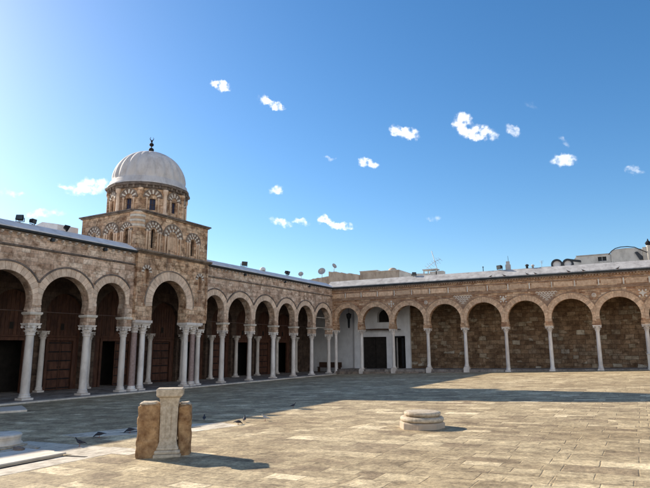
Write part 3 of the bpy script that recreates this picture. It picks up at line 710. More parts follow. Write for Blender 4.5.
b = MB(); b.lathe([(r_, z_ - 12.10) for r_, z_ in prof], c=(DC.x, DC.y, 12.10), n=NL * 12, rf=lambda a, z: lobe(a, z + 12.10)); b.build('dome', M['dome'], PV, fix=False)
b = MB()
b.tube([(DC.x, DC.y, 14.68), (DC.x, DC.y, 15.62)], .035, 8)
for zc_, rr in ((14.98, .17), (15.34, .145), (15.56, .07)):
    b.lathe([(max(.01, rr * math.sin(math.pi * j / 10)), -rr * .85 * math.cos(math.pi * j / 10)) for j in range(11)], c=(DC.x, DC.y, zc_), n=16)
cr = Vector((.7, .7, 0)); pts = [Vector((DC.x, DC.y, 15.76)) + cr * .11 * math.cos(R(t)) + Vector((0, 0, .13 * math.sin(R(t)))) for t in range(-235, 56, 20)]
b.tube(pts, .02, 6, rs=[.008 + .024 * math.sin(math.pi * i / (len(pts) - 1)) for i in range(len(pts))]); b.build('finial', M['black'], PV)

# ------------------------------------------------------------------ RIGHT WING
RW = thing('courtyard_arcade', (14, 1.4, 0), 'brown stone arcade across the back and right, with zigzag inlay between its arches', 'arcade')
cx_ = [.24, 2.782, 5.781, 8.88, 11.98, 15.153, 18.304, 21.50, 24.553, 27.75, 30.95, 34.15, 37.35, 40.5]
ab = []
for i in range(len(cx_) - 1):
    w = cx_[i + 1] - cx_[i]; imp = .58 if i else .5; half = w / 2 - imp / 2; r = half + .07
    ab.append(((cx_[i] + cx_[i + 1]) / 2, half, 5.75 - r, r, cx_[i], cx_[i + 1]))
b = MB(); b.poly(FR, arcade_outline(0.002, 40.8, 7.43, 3.78, [a[:4] for a in ab]), d0=-.5, d1=0); b.build('front_wall', M['wallR'], RW)
for i, (c, half, zc, r, x0, x1) in enumerate(ab):
    b = MB(); ring(b, FR, c, zc, r - .012, r + .25, x0 + .004, x1 - .004, -.05, .022, 25, -10, 190, jit=.005); b.build('arch_ring', M['vousR'], RW)
    b = MB(); ring(b, FR, c, zc, r + .256, r + .40, x0 + .004, x1 - .004, -.05, .03, 31, 4, 176, jit=.005); b.build('outer_arch_ring', M['vousR'], RW)
    b = MB(); ha = math.degrees(math.acos(min(1, ((x1 - x0) / 2) / (r + .43)))); hood(b, FR, c, zc, r + .402, r + .45, x0 + .003, x1 - .003, -.02, .06, ha, 180 - ha); b.build('arch_moulding', M['hoodR'], RW)
for i, x in enumerate(cx_[:-1]):
    z0 = gz(x) if i else 0.0
    column(RW, x, .25 if i else .22, z0 + (0 if i else -.08), 3.78, .142, .40, .56, block=.34 if 1 <= i <= 4 else .02)
    b = MB(); b.box((x - .31, -.51 + .0, 3.782), (x + .31, .04, 3.90), fr=FR) if i else None
b = MB(); b.box((.003, .002, 6.40), (40.8, .05, 6.47), fr=FR); b.box((.003, .002, 6.52), (40.8, .025, 6.57), fr=FR); b.build('string_course', M['hoodR'], RW)
b = MB(); b.box((.003, .002, 7.08), (40.8, .045, 7.15), fr=FR); b.build('string_course', M['hoodR'], RW)
b = MB(); x = .55
while x < 38:
    b.box((x - .75 + .1, .002, 6.66), (x + .75 - .1, .018, 7.02), fr=FR); x += 1.58
b.build('frieze_panels', M['vousR'], RW)
src = None; x = 1.34
while x < 38:
    if src is None:
        b = MB(); b.box((x - .045, .002, 6.62), (x + .045, .024, 7.06), fr=FR); src = b.build('frieze_marker', M['white_stone'], RW); so = ORG[src.name].copy(); sx = x
    else: inst(src, 'frieze_marker', (so.x + x - sx, so.y, so.z), RW)
    x += 1.58
b = MB(); x = .1; comb = [(.1, 7.43)]
while x < 40.5: comb += [(x, 7.30), (x + .11, 7.30), (x + .11, 7.41), (x + .2, 7.41)]; x += .2
comb.append((x, 7.43)); b.poly(FR, comb, d0=.002, d1=.10)
b.build('dentil_band', M['hoodR'], RW)
b = MB(); b.box((.003, -.5, 7.432), (40.8, .14, 7.50), fr=FR); b.build('cornice', M['hood'], RW)
FE = frame((.35, 0, 0), (0, -1, 0), (1, 0, 0))
b = MB(); b.poly(FE, [(.05, 7.60), (.07, 7.53), (.14, 7.505), (.20, 7.53), (.23, 7.61), (.21, 7.62), (.18, 7.55), (.12, 7.53), (.07, 7.56), (.06, 7.61)], d0=-.1, d1=40.45); b.build('gutter', M['gutter'], RW)
b = MB(); b.poly(FE, [(-.9, 7.51), (.055, 7.51), (.17, 7.63), (.17, 7.69), (-.68, 8.28), (-.95, 8.28), (-.95, 7.9)], d0=-.9, d1=40.45); b.build('roof_slope', M['roof'], RW)
# inlaid patterns in the spandrels
def zigzag(x, z, half):
    b = MB(); n = 5
    for row in range(5):
        zz = z + .28 - row * .145; hw = half * (1 - row * .21); k = max(2, int(hw * 2 / .2)); st = 2 * hw / k
        for q in range(k):
            u0 = x - hw + q * st; um = u0 + st / 2; u1 = u0 + st; h = .09; t = .065
            for (a, za, c2, zb_) in ((u0, zz, um, zz + h), (um, zz + h, u1, zz)):
                b.add([FR(a, .006, za), FR(c2, .006, zb_), FR(c2, .006, zb_ + t), FR(a, .006, za + t), FR(a, .0, za), FR(c2, .0, zb_), FR(c2, .0, zb_ + t), FR(a, .0, za + t)], [(0, 1, 2, 3), (0, 4, 5, 1), (2, 6, 7, 3), (1, 5, 6, 2), (3, 7, 4, 0)])
    return b
def star(x, z, r1, r0, n, lab):
    b = MB(); v = []
    for q in range(2 * n):
        rr = r1 if q % 2 == 0 else r0; a = math.pi * q / n + math.pi / 2; v.append(FR(x + rr * math.cos(a), .008, z + rr * math.sin(a)))
    v2 = [(p[0], p[1] + .008, p[2]) for p in v]; k = 2 * n
    b.add(v + v2, [tuple(range(k))] + [(i, (i + 1) % k, (i + 1) % k + k, i + k) for i in range(k)])
    return b
for i, kind in ((1, 'dot'), (2, 'diamond'), (3, 'circle'), (4, 'zig'), (5, 'star'), (6, 'zig'), (7, 'circle'), (8, 'star'), (9, 'zig'), (10, 'circle'), (11, 'star')):
    x = cx_[i]; z = 5.92
    if kind == 'zig':
        b = MB(); b.poly(FR, [(x - .84, 6.34), (x + .84, 6.34), (x, 5.28)][::-1], d0=-.01, d1=.003); b.build('inlay_ground', M['hoodR'], RW)
        zigzag(x, 5.95, .76).build('zigzag_inlay', M['white_stone'], RW, fix=False)
    elif kind == 'star':
        star(x, z, .28, .11, 4, '').build('star_inlay', M['white_stone'], RW)
        for s in ((-.2, .2), (.2, .2), (-.2, -.2), (.2, -.2)): star(x + s[0], z + s[1], .07, .05, 4, '').build('star_inlay', M['white_stone'], RW)
    elif kind == 'diamond':
        for s in ((0, .17), (.17, 0), (0, -.17), (-.17, 0), (0, 0)): star(x + s[0] * 1.2, z + s[1] * 1.2, .11, .085, 2, '').build('star_inlay', M['white_stone'], RW)
    elif kind == 'circle':
        b = MB(); hood(b, FR, x, z, .10, .15, x - 1, x + 1, 0, .02, 0, 359.9, 24); b.build('ring_inlay', M['white_stone'], RW, fix=False)
        star(x, z, .06, .055, 6, '').build('star_inlay', M['white_stone'], RW)
# back wall, white corner bay with doorways, ceiling
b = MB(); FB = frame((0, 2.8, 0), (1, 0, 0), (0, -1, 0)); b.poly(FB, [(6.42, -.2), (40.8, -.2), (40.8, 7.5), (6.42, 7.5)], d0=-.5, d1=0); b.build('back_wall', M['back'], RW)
FW = frame((0, 2.55, 0), (1, 0, 0), (0, -1, 0))
win = arch_pts(3.9, .62, 5.05, .62, 4.5, 14)
b = MB(); b.poly(FW, [(.95, -.2), (1.75, -.2), (1.75, 3.2), (4.15, 3.2), (4.15, -.2), (4.95, -.2), (4.95, 3.25), (5.95, 3.25), (5.95, -.2), (6.415, -.2), (6.415, 7.5), (.95, 7.5)], [win], d0=-.75, d1=0)
b.lathe([(.62, 0), (.62, 7.45)], c=(1.15, 3.17, 0.02), n=32); b.build('whitewashed_wall', M['plaster'], RW, fix=False)
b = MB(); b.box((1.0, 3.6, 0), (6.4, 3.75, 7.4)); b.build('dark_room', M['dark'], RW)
b = MB(); b.box((3.2, -.5, 4.4), (4.6, -.42, 5.8), fr=FW); b.build('window', M['dark'], RW)
b = MB(); b.box((1.76, -.3, .4), (2.95, -.25, 3.19), fr=FW); b.box((2.99, -.3, .4), (4.14, -.25, 3.19), fr=FW); b.build('door', M['dark'], RW)
b = MB()
for (u0, u1, z0, z1) in ((4.97, 5.05, .5, 3.2), (5.62, 5.80, .5, 3.24), (4.97, 5.8, 3.1, 3.24)): b.box((u0, -.15, z0), (u1, .05, z1), fr=FW)
b.build('door_frame', M['black'], RW)
b = MB(); b.poly(FW, [(1.7, 3.98), (2.2, 3.90), (3.6, 3.93), (4.9, 3.90), (5.6, 3.86), (5.6, 3.82), (4.6, 3.78), (2.8, 3.80), (2.1, 3.84)], d0=.04, d1=.45); b.build('door_canopy', M['wood_dark'], RW)
b = MB(); b.box((.5, .52, 7.0), (40.8, 3.3, 7.42)); b.build('ceiling', M['hall'], RW)
b = MB(); b.box((-.5, .96, 7.505), (40.8, 6.5, 7.95)); b.build('flat_roof', M['roof'], RW)

# ------------------------------------------------------------------ courtyard objects
def warp(o, amp, sc, seed=0):
    me = o.data
    for v in me.vertices:
        p = (v.co + ORG[o.name]) * sc + Vector((seed * 7.3, 0, 0))
        v.co += Vector(mnoise.turbulence_vector(p, 3, False)) * amp - Vector((amp * .4,) * 3) * 0
def grid_block(mb, fr, a, b_, n):
    """box of small quads, fr maps (u, d, z)"""
    idx = {}; vs = []; fs = []
    def vid(i, j, k):
        q = (i, j, k)
        if q not in idx:
            idx[q] = len(vs)
            u = a[0] + (b_[0] - a[0]) * i / n[0]; d = a[1] + (b_[1] - a[1]) * j / n[1]; z = a[2] + (b_[2] - a[2]) * k / n[2]
            e = sum(1 for t, m_ in ((i, n[0]), (j, n[1]), (k, n[2])) if t in (0, m_))
            cu, cd, cz = (a[0] + b_[0]) / 2, (a[1] + b_[1]) / 2, (a[2] + b_[2]) / 2
            if e >= 2:
                s = .02 * (e - 1)
                u += -s if u > cu else s; d += -s if d > cd else s
                if k == n[2]: z -= s
            vs.append(fr(u, d, z))
        return idx[q]
    for i in range(n[0]):
        for k in range(n[2]):
            fs.append((vid(i, 0, k), vid(i + 1, 0, k), vid(i + 1, 0, k + 1), vid(i, 0, k + 1))); fs.append((vid(i, n[1], k), vid(i, n[1], k + 1), vid(i + 1, n[1], k + 1), vid(i + 1, n[1], k)))
        for j in range(n[1]):
            fs.append((vid(i, j, 0), vid(i, j + 1, 0), vid(i + 1, j + 1, 0), vid(i + 1, j, 0))); fs.append((vid(i, j, n[2]), vid(i + 1, j, n[2]), vid(i + 1, j + 1, n[2]), vid(i, j + 1, n[2])))
    for j in range(n[1]):
        for k in range(n[2]):
            fs.append((vid(0, j, k), vid(0, j, k + 1), vid(0, j + 1, k + 1), vid(0, j + 1, k))); fs.append((vid(n[0], j, k), vid(n[0], j + 1, k), vid(n[0], j + 1, k + 1), vid(n[0], j, k + 1)))
    mb.add(vs, fs, 0, True)
pc = Vector((16.74, -36.40, 0)); az = R(40)
FPd = frame((pc.x, pc.y, 0), (math.cos(az), math.sin(az), 0), (math.sin(az), -math.cos(az), 0)); g = gz(pc.x)
_F = FPd
FPd = lambda u, d, z: _F(u * .86, d * .86, g + (z - g) * .955)
PT = thing('marble_pillar', (pc.x, pc.y, g), 'pale carved marble pillar stump topped by a flat slab, wedged between two brown stones', 'pillar')
def loft(mb, fr, secs, sm=False):
    vs = []
    for (z, hu, hd_) in secs:
        for (u, d) in ((-hu, -hd_), (hu, -hd_), (hu, hd_), (-hu, hd_)): vs.append(fr(u, d, z))
    n = len(secs)
    mb.add(vs, [(i * 4 + j, i * 4 + (j + 1) % 4, i * 4 + 4 + (j + 1) % 4, i * 4 + 4 + j) for i in range(n - 1) for j in range(4)] + [(3, 2, 1, 0), tuple(n * 4 - 4 + j for j in range(4))], 0, sm)
def bev(o, w=.012, seg=2):
    md = o.modifiers.new('bevel', 'BEVEL'); md.width = w; md.segments = seg; md.limit_method = 'ANGLE'; md.angle_limit = R(35)
b = MB(); loft(b, FPd, [(g + .17, .20, .17), (g + .20, .185, .155), (g + .26, .168, .145), (g + .6, .166, .14), (g + .88, .176, .145), (g + 1.0, .19, .155), (g + 1.035, .205, .165)])
for u in (-.10, 0, .10): b.box((u - .038, .136, g + .32), (u + .038, .152, g + .86), fr=FPd)
o = b.build('shaft', M['marble2'], PT, fix=False); bev(o, .006)
b = MB(); loft(b, FPd, [(g - .02, .265, .22), (g + .05, .265, .22)]); loft(b, FPd, [(g + .052, .245, .20), (g + .09, .25, .205), (g + .12, .235, .19)]); loft(b, FPd, [(g + .122, .215, .175), (g + .17, .21, .17)])
o = b.build('base', M['marble2'], PT, fix=False); bev(o, .012, 3)
b = MB(); loft(b, FPd, [(g + 1.036, .215, .175), (g + 1.06, .25, .21), (g + 1.075, .258, .215), (g + 1.18, .262, .22), (g + 1.195, .25, .21)])
o = b.build('top_slab', M['marble2'], PT, fix=False); bev(o, .01)
for (u0, u1, d0, d1, h, lab, seed) in ((-.60, -.175, -.18, .17, .93, 'rough brown stone block on the left side of the marble pillar', 1), (.165, .43, -.32, .06, .90, 'rough brown stone block on the right side of the marble pillar, set slightly back', 5)):
    b = MB(); grid_block(b, FPd, (u0, d0, g - .03), (u1, d1, g + h), (12, 10, 34)); o = b.build('stone_block', M['brownstone'], None, fix=False)
    warp(o, .026, 3.2, seed); warp(o, .014, 11, seed + 3); tag(o, lab, 'stone block', 'brown stones flanking the pillar')
    b = MB(); grid_block(b, FPd, (u0 + .01, d0 + .02, g + h - .035), (u1 - .02, d1 - .02, g + h + .03), (6, 6, 2)); t = b.build('light_top', M['marble2'], o, fix=False); warp(t, .012, 6, seed)

# low round well cover in the sun
dc = Vector((19.72, -31.78, 0)); g = gz(dc.x)
DR = thing('well_head', (dc.x, dc.y, g), 'low round stone well cover on a chunky octagonal base, alone in the sunlit courtyard', 'well cover')
b = MB(); b.lathe([(.50, -.03), (.50, .12), (.47, .14)], c=(dc.x, dc.y, g), n=8, sm=False, a0=R(12)); o = b.build('octagonal_base', M['tan_render'], DR); bev(o, .02)
b = MB(); b.lathe([(.40, .14), (.455, .15), (.475, .175), (.475, .215), (.45, .24), (.38, .25)], c=(dc.x, dc.y, g), n=40); b.build('moulding', M['marble2'], DR)
b = MB(); b.lathe([(.36, .25), (.36, .272), (.385, .275), (.40, .285), (.40, .33), (.385, .345), (.30, .352), (.05, .352)], c=(dc.x + .01, dc.y, g), n=40); b.build('lid', M['marble2'], DR)

# well head at the left edge, on a thin raised marble slab with a broken plinth
wc = Vector((12.93, -37.13, 0)); g = gz(wc.x) + .055
b = MB()
skew([(11.2, -37.0), (14.5, -37.0), (14.55, -37.05), (14.88, -37.03), (14.88, -39.2), (14.87, -46.0), (11.2, -46.0)], .06, .03, b); skew([(11.2, -37.06), (14.84, -37.06), (14.84, -46), (11.2, -46)], .03, .06, b)
o = b.build('marble_step', M['white_stone'], None, fix=False); tag(o, 'long low marble slab edged by a dark joint, under the round well head', 'step'); bev(o, .006)
b = MB(); skew([(14.885, -37.5), (14.95, -37.3), (15.0, -38.4), (14.98, -41), (14.97, -46), (14.885, -46)], .007, .004, b); skew([(14.885, -37.02), (15.4, -36.98), (15.4, -37.05), (14.885, -37.14)], .009, .004, b); struct(b, 'drain_channel', M['dark'])
WH = thing('round_well_head', (wc.x, wc.y, g), 'cylindrical marble well head on a broken square plinth at the left edge of the photo', 'well head')
FW2 = frame((0, 0, 0), (1, 0, 0), (0, 1, 0))
b = MB(); grid_block(b, FW2, (wc.x - .56, wc.y - .62, g - .01), (wc.x + .80, wc.y + .40, g + .035), (16, 12, 2)); grid_block(b, FW2, (wc.x - .48, wc.y - .5, g + .03), (wc.x + .46, wc.y + .36, g + .075), (12, 10, 2))
o = b.build('plinth', M['marble2'], WH, fix=False); warp(o, .02, 5, 3)
b = MB(); b.lathe([(.41, .06), (.425, .075), (.415, .09), (.392, .10), (.390, .175), (.398, .182), (.386, .188), (.390, .194), (.402, .20), (.402, .242), (.39, .252), (.25, .256), (.05, .254)], c=(wc.x, wc.y, g), n=48); b.build('drum', M['white_stone'], WH)
x, y = 13.60, -37.26
b = MB(); grid_block(b, FW2, (x, y, gz(x) + .055), (x + .24, y + .13, gz(x) + .115), (7, 5, 4)); o = b.build('stone_fragment', M['hood'], None, fix=False); warp(o, .016, 9, 2); tag(o, 'small dark broken stone lying on the slab beside the round well head', 'stone')
b = MB(); skew([(2.5, -30.15), (3.6, -30.72), (4.75, -31.35), (4.6, -31.7), (4.25, -32.2), (2.3, -31.2)], .07, .12, b); o = b.build('marble_slab', M['white_stone'], None); bev(o, .015)
tag(o, 'flat pale marble slab lying in the shade in front of the leftmost column', 'slab')
# drain opening in the pale paving
b = MB(); skew([(13.25, -34.5), (13.5, -34.42), (13.95, -33.85), (14.55, -33.12), (14.45, -33.05), (13.85, -33.8), (13.4, -34.3)], .007, .003, b); struct(b, 'drain_opening', M['dark'])

# white block at the foot of the right-most visible column
b = MB(); x = 24.62; b.box((x - .22, -.52, gz(x) - .03), (x + .35, -.1, gz(x) + 1.02)); b.box((x - .25, -.55, gz(x) + 1.022), (x + .38, -.07, gz(x) + 1.09)); o = b.build('stone_box', M['plaster2'], None); bev(o, .02)
tag(o, 'waist-high pale stone box at the foot of the column on the right edge', 'stone box')
# dark bench in the corner, and the lamp bracket
b = MB(); b.box((-2.6, 1.6, .42), (-.2, 2.1, .47)); b.box((-2.6, 2.06, .47), (-.2, 2.12, .9))
for x in (-2.5, -1.4, -.3): b.box((x - .03, 1.65, 0), (x + .03, 2.05, .418))
BN = b.build('bench', M['wood_dark'], None); tag(BN, 'dark wooden bench in the shaded corner where the two arcades meet', 'bench')
LT = thing('hanging_lantern', (.95, 1.4, 4.2), 'dark slender lantern hanging under the arch beside the corner', 'lantern')
b = MB(); b.tube([(.95, 1.4, 5.35), (.95, 1.4, 7.0)], .015, 6); b.build('chain', M['black'], LT)
b = MB(); b.lathe([(.02, 5.38), (.26, 5.28), (.22, 5.0), (.13, 4.8), (.10, 4.1), (.06, 4.0)], c=(.95, 1.4, 0), n=8, sm=False); b.build('lamp_body', M['black'], LT)

# ------------------------------------------------------------------ floodlights
def floodlight(loc, yaw, pitch, s, label, grp='floodlights along the roof edges'):
    t = thing('floodlight', loc, label, 'floodlight', grp); L = Vector(loc)
    rot = Matrix.Rotation(yaw, 3, 'Z'); rp = rot @ Matrix.Rotation(pitch, 3, 'Y')
    ctr = L + Vector((0, 0, .22 * s))
    def f(v): return ctr + rp @ (Vector(v) * s)
    b = MB()
    v = [(-.16, -.13, -.10), (-.16, .13, -.10), (-.16, .13, .10), (-.16, -.13, .10), (.12, -.21, -.16), (.12, .21, -.16), (.12, .21, .16), (.12, -.21, .16), (.16, -.21, -.16), (.16, .21, -.16), (.16, .21, .16), (.16, -.21, .16)]
    b.add([f(q) for q in v], [(0, 1, 2, 3), (0, 4, 5, 1), (1, 5, 6, 2), (2, 6, 7, 3), (3, 7, 4, 0), (4, 8, 9, 5), (5, 9, 10, 6), (6, 10, 11, 7), (7, 11, 8, 4), (8, 11, 10, 9)]); b.build('housing', M['black'], t, fix=True)
    b = MB(); v = [(.162, -.18, -.13), (.162, .18, -.13), (.162, .18, .13), (.162, -.18, .13), (.168, -.18, -.13), (.168, .18, -.13), (.168, .18, .13), (.168, -.18, .13)]
    b.add([f(q) for q in v], [(3, 2, 1, 0), (4, 5, 6, 7), (0, 1, 5, 4), (1, 2, 6, 5), (2, 3, 7, 6), (3, 0, 4, 7)]); b.build('glass', M['lens'], t)
    b = MB()
    for sy in (-1, 1): b.tube([L + rot @ Vector((0, sy * .24 * s, 0)), L + rot @ Vector((0, sy * .24 * s, .24 * s))], .018, 6)
    b.tube([L + rot @ Vector((0, -.26 * s, .01)), L + rot @ Vector((0, .26 * s, .01))], .018, 6); b.tube([L + Vector((0, 0, -.15)), L + Vector((0, 0, .02))], .02, 6); b.build('bracket', M['black'], t)
floodlight((-.6, -29.15, 8.10), R(-55), R(-15), .78, 'black floodlight on the left roof, the leftmost one, turned towards the courtyard')
floodlight((-.6, -28.55, 8.10), R(20), R(10), .7, 'black floodlight on the left roof, just right of the leftmost one')
floodlight((-.6, -26.75, 8.10), R(60), R(25), .8, 'small tilted black floodlight on the left roof, nearest the domed pavilion')
floodlight((-.6, -12.3, 8.10), R(-30), R(10), 1.0, 'black floodlight on the roof just right of the domed pavilion')
floodlight((-.6, -6.6, 8.10), R(10), R(20), 1.0, 'black floodlight on the left roof near the inner corner')
floodlight((7.65, .72, 8.30), R(-60), R(5), .85, 'small black floodlight on the far roof, left of the aerial')
floodlight((14.9, .72, 8.30), R(-120), R(5), 1.0, 'large square floodlight on the far roof beside the small chimney')

# ------------------------------------------------------------------ rooftop things
def dish(loc, r, az_, mast, label):
    t = thing('satellite_dish', (loc[0], loc[1], loc[2] - mast), label, 'satellite dish', 'satellite dishes above the corner')
    L = Vector(loc); rot = Matrix.Rotation(az_, 3, 'Z') @ Matrix.Rotation(R(65), 3, 'Y'); b = MB(); n = 20; vs = []
    for th in (0, .012):
        for j in range(6):
            rr = r * j / 5 if j else .001
            for i in range(n): a = 2 * math.pi * i / n; vs.append(L + rot @ Vector((rr * math.cos(a), rr * math.sin(a), .35 * rr * rr / r - th)))
    fs = [(h * 6 * n + j * n + i, h * 6 * n + j * n + (i + 1) % n, h * 6 * n + (j + 1) * n + (i + 1) % n, h * 6 * n + (j + 1) * n + i) for h in (0, 1) for j in range(5) for i in range(n)]
    fs += [(5 * n + i, 5 * n + (i + 1) % n, 11 * n + (i + 1) % n, 11 * n + i) for i in range(n)]
    b.add(vs, fs, 0, True); b.build('reflector', M['greymetal'], t, fix=False)
    b = MB(); b.tube([L - Vector((0, 0, mast)), L], .03, 8); b.build('mast', M['greymetal'], t)
    b = MB(); b.tube([L + rot @ Vector((r * .9, 0, .1 * r)), L + rot @ Vector((0.05, 0, r * .9))], .012, 6); b.lathe([(.04, -.05), (.04, .05)], c=L + rot @ Vector((0.05, 0, r * .9)), n=8); b.build('feed_arm', M['greymetal'], t)
dish((-6, 4.15, 9.75), .27, R(-70), 1.8, 'smallest and lowest satellite dish, left of the other two')
dish((-5.69, 8.0, 10.45), .42, R(-75), 1.0, 'largest satellite dish, pale, in the middle of the three')
dish((-4.18, 8.0, 10.95), .30, R(-20), .75, 'highest satellite dish, standing on the end of the crumbling wall')
def crumbly(name, x0, x1, y0, y1, z0, zt, mat, label, cat, grp=None, amp=.1, n=16):
    b = MB(); pts = [(x0, z0)]
    for i in range(n + 1):
        u = x0 + (x1 - x0) * i / n; f = i / n; zz = zt[0] + (zt[1] - zt[0]) * f
        pts.append((u, zz + random.uniform(-amp, amp)))
    pts.append((x1, z0)); b.poly(frame((0, y0, 0), (1, 0, 0), (0, -1, 0)), pts, d0=-(y1 - y0), d1=0)
    o = b.build(name, mat, None); tag(o, label, cat, grp); return o
crumbly('parapet_wall', -4.85, -1.2, 8, 14, 0, (10.45, 9.85), M['tan_render'], 'crumbling tan rooftop wall right behind the inner corner, under the highest dish', 'wall', amp=.06)
crumbly('parapet_wall', -9.5, -4.86, 8.1, 14, 0, (9.5, 9.95), M['tan_render'], 'lower tan rooftop wall left of the crumbling one, behind the dishes', 'wall', amp=.05)
RB = thing('rooftop_building', (2, 10, 0), 'low tan building with a small rounded hump on its roof, left of the aerial', 'building', 'buildings beyond the arcade')
b = MB(); b.box((-1.19, 8.3, 0), (.8, 14, 10.15)); b.box((.81, 8.0, 0), (3.3, 14, 9.98)); b.build('walls', M['tan_render'], RB)
b = MB(); b.poly(frame((0, 8.1, 0), (1, 0, 0), (0, -1, 0)), [(3.31, 0), (3.31, 9.98), (4.6, 9.55), (6.5, 9.45), (6.5, 0)], d0=-5, d1=0); b.build('annex', M['plaster2'], RB)
b = MB(); b.lathe([(.50, 9.9), (.48, 10.1), (.38, 10.28), (.2, 10.38), (.02, 10.41)], c=(2.35, 8.8, 0), n=20); b.build('small_dome', M['tan_render'], RB)
b = MB(); b.box((-1.25, 8.25, 10.152), (.85, 14.1, 10.23)); b.box((.86, 7.95, 9.982), (3.35, 14.1, 10.05)); b.build('coping', M['plaster2'], RB)
AN = thing('tv_aerial', (9.0, 3.0, 7.95), 'leaning wire television aerial beside a small flat-topped box on the far roof', 'aerial')
b = MB(); b.tube([(9.1, 3, 7.95), (9.05, 3, 8.9), (8.55, 3, 10.75)], .028, 6); b.build('mast', M['greymetal'], AN)
b = MB(); b.tube([(8.0, 3, 9.2), (8.75, 3, 9.75), (9.35, 3, 9.95)], .018, 6)
for i in range(7):
    f = i / 6; p = Vector((8.1 + f * 1.2, 3, 9.28 + f * .66)); d = Vector((.1, .35, -.12 - .1 * (i % 2))); b.tube([p - d, p + d], .011, 5)
b.build('antenna_rods', M['greymetal'], AN)
b = MB(); b.box((7.75, 2.6, 9.0), (9.1, 3.4, 9.09))
for x in (7.85, 8.25, 9.0): b.box((x - .04, 2.7, 7.95), (x + .04, 2.8, 8.998))
b.box((8.4, 2.7, 7.95), (9.6, 3.4, 8.86)); o = b.build('roof_hatch', M['plaster2'], None); tag(o, 'small pale flat-topped roof hatch under the leaning aerial', 'roof hatch')
b = MB(); b.tube([(13.56, .75, 8.1), (13.56, .75, 8.66)], .03, 6); b.lathe([(.05, 0), (.05, .08)], c=(13.56, .75, 8.6), n=8); o = b.build('vent_pipe', M['black'], None); tag(o, 'short dark pipe standing alone on the far roof left of the large floodlight', 'pipe')
CH = thing('chimney', (15.5, .95, 8.2), 'small grey chimney block with a thin rod, beside the large square floodlight', 'chimney')
b = MB(); b.box((15.3, .85, 8.1), (15.66, 1.15, 8.72)); b.box((15.35, .9, 8.722), (15.6, 1.1, 8.98)); b.build('stack', M['greywall'], CH)
b = MB(); b.tube([(15.52, 1.0, 8.98), (15.5, 1.0, 9.42)], .014, 6); b.build('rod', M['black'], CH)
for x, s, lb in ((16.95, 1, 'small dark roof vent, left one of the close pair on the far roof'), (17.38, .85, 'small dark roof vent, right one of the close pair on the far roof')):
    b = MB(); b.lathe([(.09 * s, 0), (.09 * s, .22 * s), (.15 * s, .24 * s), (.13 * s, .33 * s), (.03, .38 * s)], c=(x, .75, 8.24), n=12); o = b.build('roof_vent', M['greywall'] if s < 1 else M['gutter'], None); tag(o, lb, 'vent', 'roof vents')
b = MB(); b.box((17.55, 3, 7.95), (18.6, 3.3, 8.62)); o = b.build('low_parapet', M['plaster2'], None); tag(o, 'short low white parapet left of the two arched rooftop frames', 'parapet')
b = MB(); b.tube([(17.72, 3.1, 8.5), (17.72, 3.1, 9.15)], .013, 6)
for z, w in ((9.12, .16), (9.02, .12), (8.94, .08)): b.tube([(17.72 - w, 3.1, z), (17.72 + w, 3.1, z)], .01, 5)
o = b.build('small_aerial', M['greymetal'], None); tag(o, 'tiny thin aerial rising over the low white parapet', 'aerial')
for x, r_, lb in ((18.88, .43, 'left one of the two dark arched rooftop frames with white fill'), (19.68, .40, 'right one of the two dark arched rooftop frames, ending in a slanting wedge')):
    t = thing('arched_skylight', (x, 3, 7.95), lb, 'skylight', 'arched rooftop skylights'); f = frame((0, 2.9, 0), (1, 0, 0), (0, -1, 0))
    b = MB(); hood(b, f, x, 8.72, r_ - .12, r_, x - 1, x + 1, -.6, .1, -55, 235, 30)
    if r_ < .42: b.poly(f, [(x + .1, 8.72 + r_ - .02), (x + .95, 8.72 + r_ - .20), (x + .95, 8.72 + r_ - .34), (x + .3, 8.72 + r_ - .20)][::-1], d0=-.4, d1=.1)
    b.build('arch_frame', M['gutter'], t, fix=False)
    b = MB(); b.lathe([(r_ - .13, 0), (r_ - .13, .3)], c=(0, 0, 0), n=24); b.v = [(x + p[0], 3.0 + p[2], 8.72 + p[1]) for p in b.v]; b.box((x - .25, 3.05, 7.95), (x + .25, 3.2, 8.5)); b.build('infill', M['plaster'], t, fix=False)
# white buildings to the right, beyond the roof
B1 = thing('white_building', (21, 9, 0), 'long low whitewashed building with one small dark window, beyond the far roof on the right', 'building', 'buildings beyond the arcade')
b = MB(); F8 = frame((0, 8, 0), (1, 0, 0), (0, -1, 0)); b.poly(F8, [(19.5, 0), (22.6, 0), (22.6, 10.0), (19.95, 9.98), (19.5, 9.55)], [[(21.6, 9.42), (22.25, 9.42), (22.25, 9.82), (21.6, 9.82)]], d0=-5, d1=0); b.build('walls', M['plaster2'], B1)
b = MB(); b.box((21.55, -.3, 9.38), (22.3, -.2, 9.86), fr=F8); w = b.build('window', M['gutter'], B1)
b = MB(); b.box((21.61, -.12, 9.43), (22.24, -.06, 9.47), fr=F8); b.box((21.9, -.12, 9.47), (21.94, -.06, 9.81), fr=F8); b.build('window_frame', M['greymetal'], w)
b = MB(); b.box((19.9, 7.93, 10.003), (22.58, 13, 10.06)); b.build('coping', M['greywall'], B1)
B2 = thing('vaulted_building', (23.6, 9, 0), 'taller whitewashed building with a softly curved top, under the black hose', 'building', 'buildings beyond the arcade')
b = MB(); b.poly(F8, [(22.62, 0), (24.95, 0), (24.95, 10.20), (24.4, 10.34), (23.8, 10.38), (23.1, 10.36), (22.8, 10.28), (22.62, 10.1)], d0=-5, d1=.1); b.build('walls', M['plaster2'], B2)
b = MB(); b.poly(F8, [(24.96, 0), (30, 0), (30, 10.42), (24.96, 10.36)], d0=-5, d1=0); b.build('annex', M['plaster2'], B2)
